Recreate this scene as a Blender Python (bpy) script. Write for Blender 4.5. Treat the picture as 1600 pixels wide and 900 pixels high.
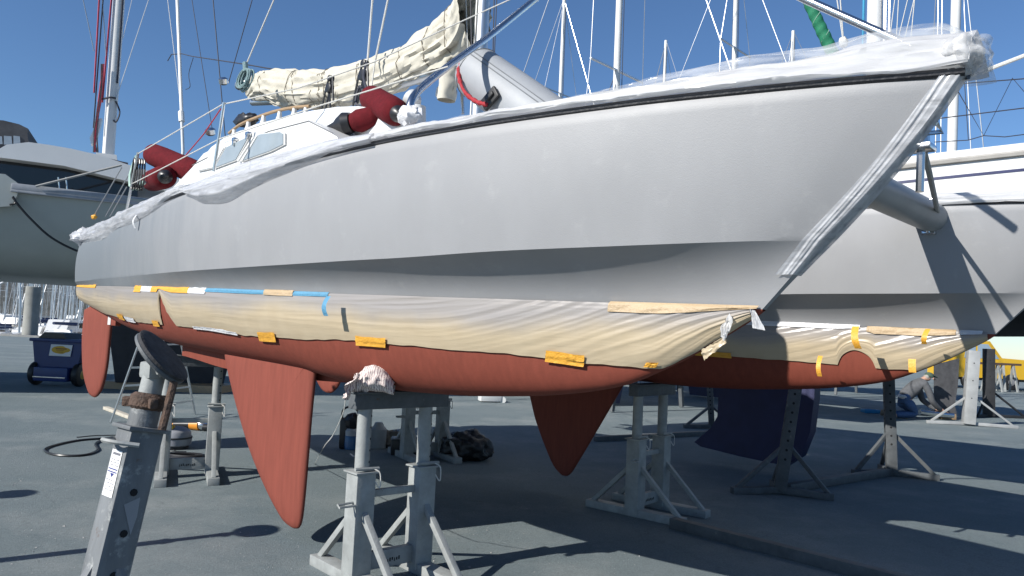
import bpy, bmesh, math, random
from mathutils import Vector, Matrix, noise
R = math.radians
random.seed(7)
for o in list(bpy.data.objects): bpy.data.objects.remove(o)
SC = bpy.context.scene
COL = SC.collection

# ------------------------------------------------------------------ camera
CAM_H = 1.6; PITCH = R(3.49); ROLL = R(2.7); FPX = 1180.0
_F = Vector((0, math.cos(PITCH), math.sin(PITCH))); _U0 = Vector((0, -math.sin(PITCH), math.cos(PITCH))); _R0 = Vector((1, 0, 0))
CR = _R0*math.cos(ROLL)+_U0*math.sin(ROLL); CU = _U0*math.cos(ROLL)-_R0*math.sin(ROLL); CF = _F
CO = Vector((0, 0, CAM_H))
cd = bpy.data.cameras.new('camera'); cam = bpy.data.objects.new('camera', cd); COL.objects.link(cam)
cd.sensor_width = 36; cd.lens = 36*FPX/1600; cd.clip_end = 3000; cd.clip_start = .05
cam.matrix_world = Matrix(((CR.x, CU.x, -CF.x, 0), (CR.y, CU.y, -CF.y, 0), (CR.z, CU.z, -CF.z, CAM_H), (0, 0, 0, 1)))
SC.camera = cam
# ------------------------------------------------------------------ sky and sun
SUN_AZ = R(35)      # direction the light travels, from +X towards +Y
SUN_EL = R(33)
LIGHT = Vector((math.cos(SUN_EL)*math.cos(SUN_AZ), math.cos(SUN_EL)*math.sin(SUN_AZ), -math.sin(SUN_EL)))
w = bpy.data.worlds.new('World'); SC.world = w; w.use_nodes = True
nt = w.node_tree; bg = nt.nodes['Background']
sky = nt.nodes.new('ShaderNodeTexSky'); sky.sky_type = 'NISHITA'; sky.sun_disc = False
sky.sun_elevation = SUN_EL
_s = -LIGHT; sky.sun_rotation = math.atan2(_s.x, _s.y)
sky.altitude = 10; sky.air_density = 1.0; sky.dust_density = .05; sky.ozone_density = 7.5
nt.links.new(sky.outputs[0], bg.inputs[0]); bg.inputs[1].default_value = .086
sd = bpy.data.lights.new('sun', 'SUN'); sun = bpy.data.objects.new('sun', sd); COL.objects.link(sun)
sd.energy = 5.0; sd.angle = R(.53); sd.color = (1, .965, .90)
sun.rotation_euler = LIGHT.to_track_quat('-Z', 'Y').to_euler(); sun.location = (-20, -14, 16)
SC.view_settings.view_transform = 'Standard'; SC.view_settings.look = 'None'
SC.view_settings.exposure = 0.5; SC.view_settings.gamma = 1; SC.view_settings.use_curve_mapping = False

# ------------------------------------------------------------------ pixel -> place
TH = R(44); A0 = Vector((-.715, 4.998, 0))
UV = Vector((math.cos(TH), -math.sin(TH), 0)); NV = Vector((math.sin(TH), math.cos(TH), 0))
def ray(px, py): return CF+CR*((px-800)/FPX)-CU*((py-450)/FPX)
def G(px, py, z=0.0):                       # point on a level plane
    r = ray(px, py); return CO+r*((z-CAM_H)/r.z)
def D(px, py, Y):                           # point at distance Y
    r = ray(px, py); return CO+r*(Y/r.y)
def H(px, py, n):                           # point in the boat's own frame (s, n, z) at lateral n
    r = ray(px, py); a = A0+NV*n; t = (a-CO).dot(NV)/r.dot(NV); P = CO+r*t
    return Vector(((P-A0).dot(UV), n, P.z))
def CW(s, n, z): return A0+UV*s+NV*n+Vector((0, 0, z))
def toboat(P): return Vector(((P-A0).dot(UV), (P-A0).dot(NV), P.z))

def tab(xs, ys):                            # smooth monotone interpolation of a table
    n = len(xs); d = [(ys[i+1]-ys[i])/(xs[i+1]-xs[i]) for i in range(n-1)]
    m = [d[0]]+[0 if d[i-1]*d[i] <= 0 else 2*d[i-1]*d[i]/(d[i-1]+d[i]) for i in range(1, n-1)]+[d[-1]]
    def f(x):
        if x <= xs[0]: return ys[0]
        if x >= xs[-1]: return ys[-1]
        i = 0
        while xs[i+1] < x: i += 1
        h = xs[i+1]-xs[i]; t = (x-xs[i])/h
        return (2*t**3-3*t*t+1)*ys[i]+(t**3-2*t*t+t)*h*m[i]+(3*t*t-2*t**3)*ys[i+1]+(t**3-t*t)*h*m[i+1]
    return f
def clamp(x, a=0., b=1.): return max(a, min(b, x))
def sst(a, b, x): t = clamp((x-a)/(b-a)); return t*t*(3-2*t)
def nz(x, y=0, z=0): return noise.noise(Vector((x, y, z)))
def ridg(x, y=0, z=0): return 1-2*abs(nz(x, y, z))

# ------------------------------------------------------------------ materials
MATS = {}
KA = .80      # the whole palette was matched at a lower exposure
def M(name, col, rough=.6, metal=0., var=.12, vscale=6., bump=0., bscale=60., stretch=(1, 1, 1), spec=.5, col2=None, dirt=None, coat=0., trans=0., rust=False):
    if name in MATS: return MATS[name]
    if max(col) > .05 and not metal > .5:
        col = tuple(c*KA for c in col); col2 = tuple(c*KA for c in col2) if col2 else None; dirt = (tuple(c*KA for c in dirt[0]), dirt[1], dirt[2]) if dirt else None
    m = bpy.data.materials.new(name); m.use_nodes = True; t = m.node_tree; b = t.nodes['Principled BSDF']
    b.inputs['Roughness'].default_value = rough; b.inputs['Metallic'].default_value = metal
    b.inputs['Specular IOR Level'].default_value = spec; b.inputs['Coat Weight'].default_value = coat
    if trans: b.inputs['Transmission Weight'].default_value = trans
    tc = t.nodes.new('ShaderNodeTexCoord'); mp = t.nodes.new('ShaderNodeMapping'); mp.inputs['Scale'].default_value = stretch
    t.links.new(tc.outputs['Object'], mp.inputs['Vector'])
    n1 = t.nodes.new('ShaderNodeTexNoise'); n1.inputs['Scale'].default_value = vscale; n1.inputs['Detail'].default_value = 6; n1.inputs['Roughness'].default_value = .62
    t.links.new(mp.outputs[0], n1.inputs['Vector'])
    cr = t.nodes.new('ShaderNodeValToRGB'); e = cr.color_ramp.elements
    c2 = col2 if col2 else tuple(c*(1-var) for c in col)
    c1 = col if col2 else tuple(min(1, c*(1+var)) for c in col)
    e[0].position = .32; e[0].color = (*c2, 1); e[1].position = .68; e[1].color = (*c1, 1)
    t.links.new(n1.outputs[0], cr.inputs[0]); out = cr.outputs[0]
    if dirt:                                   # (colour, scale, threshold)
        n3 = t.nodes.new('ShaderNodeTexNoise'); n3.inputs['Scale'].default_value = dirt[1]; n3.inputs['Detail'].default_value = 8; n3.inputs['Roughness'].default_value = .7
        t.links.new(tc.outputs['Object'], n3.inputs['Vector'])
        r3 = t.nodes.new('ShaderNodeValToRGB'); r3.color_ramp.elements[0].position = dirt[2]; r3.color_ramp.elements[1].position = dirt[2]+.12
        t.links.new(n3.outputs[0], r3.inputs[0])
        mx = t.nodes.new('ShaderNodeMix'); mx.data_type = 'RGBA'; mx.inputs[7].default_value = (*dirt[0], 1)
        t.links.new(r3.outputs[0], mx.inputs[0]); t.links.new(out, mx.inputs[6]); out = mx.outputs[2]
    if rust:
        n4 = t.nodes.new('ShaderNodeTexNoise'); n4.inputs['Scale'].default_value = 13; n4.inputs['Detail'].default_value = 9; n4.inputs['Roughness'].default_value = .75
        t.links.new(tc.outputs['Object'], n4.inputs['Vector']); r4 = t.nodes.new('ShaderNodeValToRGB'); r4.color_ramp.elements[0].position = .63; r4.color_ramp.elements[1].position = .72
        t.links.new(n4.outputs[0], r4.inputs[0]); mx = t.nodes.new('ShaderNodeMix'); mx.data_type = 'RGBA'; mx.inputs[7].default_value = (.10, .06, .04, 1)
        t.links.new(r4.outputs[0], mx.inputs[0]); t.links.new(out, mx.inputs[6]); out = mx.outputs[2]
    t.links.new(out, b.inputs['Base Color'])
    if bump:
        n2 = t.nodes.new('ShaderNodeTexNoise'); n2.inputs['Scale'].default_value = bscale; n2.inputs['Detail'].default_value = 5
        t.links.new(mp.outputs[0], n2.inputs['Vector'])
        bp = t.nodes.new('ShaderNodeBump'); bp.inputs['Strength'].default_value = bump; bp.inputs['Distance'].default_value = .02
        t.links.new(n2.outputs[0], bp.inputs['Height']); t.links.new(bp.outputs[0], b.inputs['Normal'])
    MATS[name] = m; return m

def film(name, col, alpha0, alpha1, rough=.22, scale=9., stretch=(1, 1, 3), bump=.5):
    col = tuple(c*.88 for c in col)
        # thin plastic film, clear and milky by turns
    m = bpy.data.materials.new(name); m.use_nodes = True; t = m.node_tree; b = t.nodes['Principled BSDF']
    b.inputs['Base Color'].default_value = (*col, 1); b.inputs['Roughness'].default_value = rough
    tc = t.nodes.new('ShaderNodeTexCoord'); mp = t.nodes.new('ShaderNodeMapping'); mp.inputs['Scale'].default_value = stretch
    t.links.new(tc.outputs['Object'], mp.inputs['Vector'])
    n1 = t.nodes.new('ShaderNodeTexNoise'); n1.inputs['Scale'].default_value = scale; n1.inputs['Detail'].default_value = 5; n1.inputs['Distortion'].default_value = .8
    t.links.new(mp.outputs[0], n1.inputs['Vector'])
    mr = t.nodes.new('ShaderNodeMapRange'); mr.inputs[1].default_value = .35; mr.inputs[2].default_value = .65; mr.inputs[3].default_value = alpha0; mr.inputs[4].default_value = alpha1
    t.links.new(n1.outputs[0], mr.inputs[0])
    tr = t.nodes.new('ShaderNodeBsdfTransparent'); ms = t.nodes.new('ShaderNodeMixShader')
    tl = t.nodes.new('ShaderNodeBsdfTranslucent'); tl.inputs[0].default_value = (*col, 1); m2 = t.nodes.new('ShaderNodeMixShader'); m2.inputs[0].default_value = .3
    t.links.new(b.outputs[0], m2.inputs[1]); t.links.new(tl.outputs[0], m2.inputs[2])
    t.links.new(mr.outputs[0], ms.inputs[0]); t.links.new(tr.outputs[0], ms.inputs[1]); t.links.new(m2.outputs[0], ms.inputs[2])
    n2 = t.nodes.new('ShaderNodeTexNoise'); n2.inputs['Scale'].default_value = scale*.8; n2.inputs['Detail'].default_value = 4; n2.inputs['Distortion'].default_value = 1.6
    t.links.new(mp.outputs[0], n2.inputs['Vector'])
    bp = t.nodes.new('ShaderNodeBump'); bp.inputs['Strength'].default_value = bump; bp.inputs['Distance'].default_value = .03
    t.links.new(n2.outputs[0], bp.inputs['Height']); t.links.new(bp.outputs[0], b.inputs['Normal'])
    t.links.new(ms.outputs[0], t.nodes['Material Output'].inputs['Surface']); MATS[name] = m; return m

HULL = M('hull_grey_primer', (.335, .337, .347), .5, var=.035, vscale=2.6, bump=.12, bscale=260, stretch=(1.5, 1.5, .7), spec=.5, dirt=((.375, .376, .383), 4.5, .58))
def stern_tint(m):                # hull colour goes darker and bluer towards the stern, broken by streak noise
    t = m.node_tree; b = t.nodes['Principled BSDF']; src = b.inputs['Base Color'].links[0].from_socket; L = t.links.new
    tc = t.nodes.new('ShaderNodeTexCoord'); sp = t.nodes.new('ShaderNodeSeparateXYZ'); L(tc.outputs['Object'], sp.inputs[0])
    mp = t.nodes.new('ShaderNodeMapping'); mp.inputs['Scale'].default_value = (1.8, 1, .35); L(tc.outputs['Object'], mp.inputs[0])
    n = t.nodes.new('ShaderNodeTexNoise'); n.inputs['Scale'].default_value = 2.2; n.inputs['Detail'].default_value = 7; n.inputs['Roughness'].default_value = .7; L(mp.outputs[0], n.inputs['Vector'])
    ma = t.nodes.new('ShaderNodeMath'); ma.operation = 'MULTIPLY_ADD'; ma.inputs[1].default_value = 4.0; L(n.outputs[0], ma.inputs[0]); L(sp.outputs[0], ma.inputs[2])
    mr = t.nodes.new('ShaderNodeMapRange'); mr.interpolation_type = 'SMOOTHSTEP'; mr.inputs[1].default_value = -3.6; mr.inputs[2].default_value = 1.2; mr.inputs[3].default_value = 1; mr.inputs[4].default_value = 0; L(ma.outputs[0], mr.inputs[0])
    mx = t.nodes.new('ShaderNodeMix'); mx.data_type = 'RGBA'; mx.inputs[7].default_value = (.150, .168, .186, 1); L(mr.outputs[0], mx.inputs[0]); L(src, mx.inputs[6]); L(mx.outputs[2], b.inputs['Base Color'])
stern_tint(HULL)
RED = M('red_antifouling', (.235, .058, .037), .75, var=.10, vscale=5, bump=.12, bscale=70, stretch=(5, 5, .7), spec=.25, dirt=((.26, .09, .07), 14, .66))
REDF = M('red_antifouling_fin', (.235, .060, .041), .75, var=.10, vscale=5, bump=.1, bscale=50, stretch=(6, 6, .6), spec=.25, dirt=((.27, .10, .08), 26, .68))
WHITE = M('white_gelcoat', (.80, .80, .79), .28, var=.03, vscale=3, spec=.5)
OFFW = M('dull_white_gelcoat', (.72, .73, .72), .4, var=.05, vscale=4)
BLACK = M('black_plastic', (.016, .016, .018), .38, var=.2)
RUB = M('black_rubbing_strip', (.02, .02, .024), .5, var=.2, bump=.2)
STEEL = M('stainless_steel', (.62, .63, .64), .22, 1., var=.05)
ALU = M('brushed_aluminium', (.60, .61, .62), .38, 1., var=.06)
ALUW = M('white_painted_mast', (.78, .78, .77), .35, var=.04, vscale=4)
WIRE = M('rigging_wire', (.42, .43, .44), .35, .7, var=.1)
DWIRE = M('dark_rope', (.03, .032, .045), .7, var=.2)
WROPE = M('white_rope', (.72, .71, .67), .8, var=.12, vscale=90, bump=.5, bscale=300)
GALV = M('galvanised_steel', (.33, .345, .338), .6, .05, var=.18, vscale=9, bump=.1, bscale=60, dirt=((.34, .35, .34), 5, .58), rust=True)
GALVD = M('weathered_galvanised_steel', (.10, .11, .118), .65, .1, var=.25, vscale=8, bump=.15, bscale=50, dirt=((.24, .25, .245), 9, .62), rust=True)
RUST = M('rusty_iron', (.13, .075, .05), .85, var=.35, vscale=25, bump=.5, bscale=90, col2=(.06, .04, .032))
HOLE = M('bolt_hole_dark', (.006, .006, .007), .9, var=.1)
CANVAS = M('cream_sailcloth', (.60, .565, .475), .8, var=.06, vscale=8, bump=.3, bscale=18)
REDFEN = M('red_fender_cover', (.125, .008, .013), .9, var=.2, vscale=18, bump=.35, bscale=180, spec=.2)
DING = M('grey_dinghy_hypalon', (.37, .385, .405), .5, var=.06, vscale=5, bump=.06, bscale=120)
DINGD = M('dark_grey_seam_tape', (.20, .21, .225), .55, var=.1)
PATCH = M('black_rubber', (.014, .014, .015), .5, var=.2)
REDROPE = M('red_rope_sleeve', (.42, .02, .03), .7, var=.25, vscale=60, bump=.5, bscale=120)
TEAL = M('faded_teal_rope', (.22, .33, .34), .85, var=.3, vscale=80, bump=.5, bscale=250)
MINT = M('mint_green_webbing', (.42, .60, .52), .8, var=.08)
WOOD = M('varnished_wood', (.40, .27, .15), .5, var=.2, vscale=12, stretch=(1, 8, 8))
GLASSD = M('dark_tinted_window', (.012, .013, .018), .08, var=.1, spec=.6)
WINF = M('white_window_frame', (.76, .76, .75), .35, var=.02)
TAPE = M('orange_masking_tape', (.84, .42, .05), .5, var=.1, vscale=30, bump=.3, bscale=90)
TAPET = M('tan_masking_tape', (.50, .37, .225), .55, var=.05, vscale=8, bump=.3, bscale=60)
TAPEB = M('blue_masking_tape', (.10, .30, .47), .55, var=.12, vscale=25, bump=.3, bscale=80)
TAPEW = M('white_tape', (.78, .78, .80), .4, var=.05, bump=.4, bscale=60)
RAG = M('pale_striped_rag', (.60, .50, .47), .9, var=.1, bump=.3, bscale=120)
NAVY = M('navy_blue_antifouling', (.02, .024, .085), .55, var=.15, vscale=5)
BLKAF = M('black_antifouling', (.018, .019, .022), .7, var=.3, vscale=6)
GREYAF = M('grey_black_antifouling', (.085, .085, .09), .8, var=.35, vscale=5, bump=.2)
YEL = M('yellow_vehicle_paint', (.72, .43, .02), .3, var=.03, coat=.4)
GREENC = M('green_sail_cover', (.012, .20, .10), .75, var=.12, vscale=14, bump=.3, bscale=60)
PLWHITE = film('white_plastic_film', (.74, .74, .75), .80, 1.0, .26, 4, (1, 4, 7), .10)
PLCLEAR = film('clear_plastic_film', (.80, .82, .84), .12, .50, .14, 4, (1, 3, 4), .15)
PLMID = film('milky_plastic_film', (.76, .77, .80), .48, .88, .2, 4, (1, 4, 6), .12)

# ------------------------------------------------------------------ scene graph helpers
ROOT = {}
def tag(o, label, cat, group=None):
    o['label'] = label; o['category'] = cat
    if group: o['group'] = group
    return o
def thing(name, label, cat, base=(0, 0, 0), boat=False, group=None, rotz=None):
    o = bpy.data.objects.new(name, None); COL.objects.link(o); o.empty_display_size = .2
    b = Vector(base); place(o, b, boat)
    if rotz is not None: o.rotation_euler = (0, 0, rotz)
    ROOT[o.name] = b; tag(o, label, cat, group); return o
def place(o, b, boat):
    if boat: o.location = CW(*b); o.rotation_euler = (0, 0, -TH)
    else: o.location = b
class MB:
    def __init__(s): s.v = []; s.f = []; s.mi = []; s.cur = 0
    def add(s, vs, fs):
        k = len(s.v); s.v += [Vector(p) for p in vs]; s.f += [tuple(k+i for i in f) for f in fs]; s.mi += [s.cur]*len(fs); return s
    def box(s, c, sz, rot=None, bev=0.):
        x, y, z = [a/2 for a in sz]; c = Vector(c)
        if bev > 0:
            e = min(bev, min(x, y, z)*.9); vs = []; bm = bmesh.new()
            bmesh.ops.create_cube(bm, size=1)
            for v in bm.verts: v.co = Vector((v.co.x*2*x, v.co.y*2*y, v.co.z*2*z))
            bmesh.ops.bevel(bm, geom=bm.edges[:], offset=e, segments=2, affect='EDGES', profile=.6)
            bm.verts.index_update(); vs = [v.co.copy() for v in bm.verts]; fs = [[v.index for v in f.verts] for f in bm.faces]; bm.free()
        else:
            vs = [Vector((a, b, d)) for a in (-x, x) for b in (-y, y) for d in (-z, z)]
            fs = [(0, 1, 3, 2), (4, 6, 7, 5), (0, 4, 5, 1), (2, 3, 7, 6), (0, 2, 6, 4), (1, 5, 7, 3)]
        if rot is not None: vs = [rot @ v for v in vs]
        return s.add([c+v for v in vs], fs)
    def bar(s, p0, p1, w, h=None, up=(0, 0, 1), bev=0., roll=0.):
        p0 = Vector(p0); p1 = Vector(p1); d = p1-p0; L = d.length; d.normalize(); u = Vector(up)
        if abs(d.dot(u)) > .98: u = Vector((1, 0, 0))
        x = u.cross(d).normalized(); u = d.cross(x)
        if roll: q = Matrix.Rotation(roll, 3, d); x = q @ x; u = q @ u
        rot = Matrix((x, d, u)).transposed()
        return s.box((p0+p1)/2, (w, L, h or w), rot, bev)
    def tube(s, pts, r, seg=8, cap=True, close=False):
        pts = [Vector(p) for p in pts]; n = len(pts); rr = r if isinstance(r, (list, tuple)) else [r]*n
        ref = Vector((.3, .2, 1)).normalized(); k = len(s.v); prev = None
        for i, p in enumerate(pts):
            a = pts[i-1] if i > 0 else (pts[-1] if close else p); b = pts[i+1] if i < n-1 else (pts[0] if close else p)
            d = (b-a)
            d = d.normalized() if d.length > 1e-9 else Vector((0, 0, 1))
            if prev is None:
                if abs(d.dot(ref)) > .95: ref = Vector((1, .1, 0)).normalized()
                x = d.cross(ref).normalized()
            else:
                x = (prev-d*prev.dot(d)).normalized()
            prev = x; y = d.cross(x)
            for j in range(seg):
                t = 2*math.pi*j/seg; s.v.append(p+(x*math.cos(t)+y*math.sin(t))*rr[i])
        for i in range(n if close else n-1):
            i2 = (i+1) % n
            for j in range(seg):
                s.f.append((k+i*seg+j, k+i*seg+(j+1) % seg, k+i2*seg+(j+1) % seg, k+i2*seg+j)); s.mi.append(s.cur)
        if cap and not close:
            s.f.append(tuple(k+j for j in range(seg))[::-1]); s.mi.append(s.cur)
            s.f.append(tuple(k+(n-1)*seg+j for j in range(seg))); s.mi.append(s.cur)
        return s
    def lathe(s, p0, axis, prof, seg=20, ref=None):          # prof: (distance along axis, radius)
        a = Vector(axis).normalized(); p0 = Vector(p0)
        return s.tube2([(p0+a*d, r) for d, r in prof], a, seg)
    def tube2(s, rings, a, seg):
        ref = Vector((0, 0, 1)) if abs(a.z) < .9 else Vector((1, 0, 0)); x = a.cross(ref).normalized(); y = a.cross(x); k = len(s.v)
        for c, r in rings:
            for j in range(seg):
                t = 2*math.pi*j/seg; s.v.append(c+(x*math.cos(t)+y*math.sin(t))*max(r, 1e-4))
        for i in range(len(rings)-1):
            for j in range(seg): s.f.append((k+i*seg+j, k+i*seg+(j+1) % seg, k+(i+1)*seg+(j+1) % seg, k+(i+1)*seg+j)); s.mi.append(s.cur)
        s.f.append(tuple(k+j for j in range(seg))[::-1]); s.mi.append(s.cur)
        s.f.append(tuple(k+(len(rings)-1)*seg+j for j in range(seg))); s.mi.append(s.cur); return s
    def prism(s, outl, ext):                                 # outline of 3D points pushed along ext
        n = len(outl); e = Vector(ext); vs = [Vector(p) for p in outl]; vs = vs+[p+e for p in vs]
        return s.add(vs, [tuple(range(n))[::-1], tuple(range(n, 2*n))]+[(i, (i+1) % n, n+(i+1) % n, n+i) for i in range(n)])
    def grid(s, fn, nu, nv, wrapu=False):
        k = len(s.v)
        for i in range(nu+1):
            for j in range(nv+1): s.v.append(Vector(fn(i/nu, j/nv)))
        for i in range(nu):
            for j in range(nv):
                a = k+i*(nv+1)+j; s.f.append((a, a+nv+1, a+nv+2, a+1)); s.mi.append(s.cur)
        return s
    def blob(s, c, rad, amp=.15, freq=3., seg=24, seed=0., flat=None):
        c = Vector(c); k = len(s.v); n = seg; m = seg//2
        for i in range(m+1):
            for j in range(n):
                a = math.pi*i/m; t = 2*math.pi*j/n; d = Vector((math.sin(a)*math.cos(t), math.sin(a)*math.sin(t), math.cos(a)))
                q = 1+amp*(nz(d.x*freq+seed, d.y*freq, d.z*freq)+.5*ridg(d.x*freq*2.1, d.y*freq*2.1+seed, d.z*freq*2.1))
                p = Vector((d.x*rad[0]*q, d.y*rad[1]*q, d.z*rad[2]*q))
                if flat is not None: p.z = max(p.z, flat-c.z)
                s.v.append(c+p)
        for i in range(m):
            for j in range(n): s.f.append((k+i*n+j, k+(i+1)*n+j, k+(i+1)*n+(j+1) % n, k+i*n+(j+1) % n)); s.mi.append(s.cur)
        return s
    def build(s, name, mat, parent=None, label=None, smooth=True, base=None, sharp=35, solid=0.):
        me = bpy.data.meshes.new(name)
        if parent is not None:
            q = parent
            while q.parent: q = q.parent
            base = ROOT[q.name]
        if base is None:
            lo = Vector((min(v.x for v in s.v), min(v.y for v in s.v), min(v.z for v in s.v))); hi = Vector((max(v.x for v in s.v), max(v.y for v in s.v), 0))
            base = Vector(((lo.x+hi.x)/2, (lo.y+hi.y)/2, lo.z))
        b = Vector(base)
        me.from_pydata([tuple(v-b) for v in s.v], [], s.f)
        for mm in (mat if isinstance(mat, list) else [mat]): me.materials.append(mm)
        if isinstance(mat, list): me.polygons.foreach_set('material_index', s.mi)
        bm = bmesh.new(); bm.from_mesh(me); bmesh.ops.remove_doubles(bm, verts=bm.verts, dist=1e-5); bmesh.ops.recalc_face_normals(bm, faces=bm.faces); bm.to_mesh(me); bm.free()
        if smooth:
            me.shade_smooth(); me.set_sharp_from_angle(angle=R(sharp))
        o = bpy.data.objects.new(name, me); COL.objects.link(o)
        if parent is not None: o.parent = parent
        if label: o['label'] = label
        o['_b'] = 0; del o['_b']
        if parent is None: ROOT[o.name] = b
        if solid:
            md = o.modifiers.new('thickness', 'SOLIDIFY'); md.thickness = solid; md.offset = 0
        return o
def solo(mb, name, mat, label, cat, boat=False, group=None, **k):           # a thing that is one mesh
    o = mb.build(name, mat, None, **k); place(o, ROOT[o.name], boat); return tag(o, label, cat, group)
def struct(mb, name, mat, **k):
    o = mb.build(name, mat, None, base=(0, 0, 0), **k); o['kind'] = 'structure'; return o
def copy_tree(o, parent=None, label=None, group=None):
    c = o.copy(); COL.objects.link(c); c.parent = parent
    if label: c['label'] = label
    if group: c['group'] = group
    if o.name in ROOT: ROOT[c.name] = ROOT[o.name]
    for ch in o.children: copy_tree(ch, c)
    return c
def arc(p0, p1, sag, n=14):
    p0 = Vector(p0); p1 = Vector(p1)
    return [p0.lerp(p1, i/n)+Vector((0, 0, -sag*4*(i/n)*(1-i/n))) for i in range(n+1)]
def spline(pts, n=8):
    P = [Vector(p) for p in pts]; P = [P[0]*2-P[1]]+P+[P[-1]*2-P[-2]]; o = []
    for i in range(1, len(P)-2):
        for k in range(n):
            t = k/n; a, b, c, d = P[i-1:i+3]
            o.append(.5*((2*b)+(c-a)*t+(2*a-5*b+4*c-d)*t*t+(3*b-a-3*c+d)*t**3))
    o.append(P[-2]); return o

# ================================================================== SETTING
def asphalt():
    m = bpy.data.materials.new('worn_yard_asphalt'); m.use_nodes = True; t = m.node_tree; b = t.nodes['Principled BSDF']; L = t.links.new
    tc = t.nodes.new('ShaderNodeTexCoord')
    def N(sc, det=6, ro=.6):
        n = t.nodes.new('ShaderNodeTexNoise'); n.inputs['Scale'].default_value = sc; n.inputs['Detail'].default_value = det; n.inputs['Roughness'].default_value = ro; L(tc.outputs['Object'], n.inputs['Vector']); return n
    def ramp(src, p0, p1, c0, c1):
        r = t.nodes.new('ShaderNodeValToRGB'); e = r.color_ramp.elements; e[0].position = p0; e[1].position = p1; e[0].color = (*c0, 1); e[1].color = (*c1, 1); L(src, r.inputs[0]); return r.outputs[0]
    def mix(f, a, c, mode='MIX'):
        x = t.nodes.new('ShaderNodeMix'); x.data_type = 'RGBA'; x.blend_type = mode
        if isinstance(f, float): x.inputs[0].default_value = f
        else: L(f, x.inputs[0])
        for s, q in ((6, a), (7, c)):
            if isinstance(q, tuple): x.inputs[s].default_value = (*q, 1)
            else: L(q, x.inputs[s])
        return x.outputs[2]
    c = ramp(N(.8, 8, .65).outputs[0], .3, .7, (.132, .166, .177), (.170, .202, .210))
    # pale dust worn in patches
    d = ramp(N(.55, 10, .68).outputs[0], .50, .68, (0, 0, 0), (1, 1, 1))
    c = mix(d, c, (.225, .25, .25))
    # fine aggregate
    vo = t.nodes.new('ShaderNodeTexVoronoi'); vo.inputs['Scale'].default_value = 120; L(tc.outputs['Object'], vo.inputs['Vector'])
    g = ramp(vo.outputs['Color'], .1, .9, (.72, .72, .72), (1.22, 1.22, 1.22)); c = mix(.55, c, g, 'MULTIPLY')
    sp = ramp(N(60, 4, .8).outputs[0], .66, .70, (0, 0, 0), (1, 1, 1)); c = mix(sp, c, (.42, .43, .42))
    dk = ramp(N(3.1, 8, .75).outputs[0], .66, .74, (0, 0, 0), (.6, .6, .6)); c = mix(dk, c, (.055, .06, .066))
    # thin cracks
    v2 = t.nodes.new('ShaderNodeTexVoronoi'); v2.feature = 'DISTANCE_TO_EDGE'; v2.inputs['Scale'].default_value = .55
    nn = N(2.2, 6, .7); vm = t.nodes.new('ShaderNodeVectorMath'); vm.operation = 'MULTIPLY_ADD'; vm.inputs[1].default_value = (.55, .55, .55)
    L(nn.outputs['Color'], vm.inputs[0]); L(tc.outputs['Object'], vm.inputs[2]); L(vm.outputs[0], v2.inputs['Vector'])
    k = ramp(v2.outputs['Distance'], .0015, .005, (.22, .22, .22), (0, 0, 0)); c = mix(k, c, (.05, .055, .06))
    L(c, b.inputs['Base Color']); b.inputs['Roughness'].default_value = .9; b.inputs['Specular IOR Level'].default_value = .25
    bp = t.nodes.new('ShaderNodeBump'); bp.inputs['Strength'].default_value = .8; bp.inputs['Distance'].default_value = .014
    n5 = N(140, 4, .7); L(n5.outputs[0], bp.inputs['Height']); L(bp.outputs[0], b.inputs['Normal']); return m
ASPH = asphalt()
QUAY = 47.0
g = MB(); XE = 12
g.add([(-400, -60, 0), (400, -60, 0), (400, QUAY, 0), (-400, QUAY, 0)], [(0, 1, 2, 3)])
g.add([(XE, QUAY, 0), (400, QUAY, 0), (400, 900, 0), (XE, 900, 0)], [(0, 1, 2, 3)])
struct(g, 'ground', ASPH, smooth=False)
CONC = M('quay_concrete', (.30, .30, .285), .9, var=.2, vscale=2, bump=.3, bscale=20)
q = MB(); q.box((-194, QUAY+.3, -1.44), (412, .6, 3.1), bev=.03); struct(q, 'quay_wall', CONC)
WAT = M('harbour_water', (.035, .06, .07), .08, var=.2, vscale=.3, bump=.25, bscale=1.5)
q = MB(); q.add([(-900, QUAY+.2, -1.1), (XE, QUAY+.2, -1.1), (XE, 900, -1.1), (-900, 900, -1.1)], [(0, 1, 2, 3)]); struct(q, 'water', WAT, smooth=False)
HILL = M('far_wooded_shore', (.075, .072, .065), .95, vscale=.35, col2=(.03, .036, .03), bump=.6, bscale=.5, dirt=((.32, .30, .27), .25, .60))
q = MB(); q.grid(lambda u, v: (-700+720*u, 230+150*v, -3+v**.6*(24+9*nz(u*9)+2.5*nz(u*60, v*9))), 160, 10); struct(q, 'hill', HILL)
# low breakwater pontoons in the harbour
PONT = M('pontoon_grey', (.36, .36, .34), .85, var=.12)
for k, y in enumerate((64, 81, 106, 142)):
    q = MB(); q.box((-75, y, -.85), (130, 1.6, .5), bev=.03)
    solo(q, 'floating_pontoon', PONT, ['long grey pontoon closest to the quay wall', 'second long grey pontoon out from the quay', 'third long grey pontoon out from the quay', 'farthest long grey pontoon in the harbour'][k], 'pontoon', group='harbour pontoons')

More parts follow.
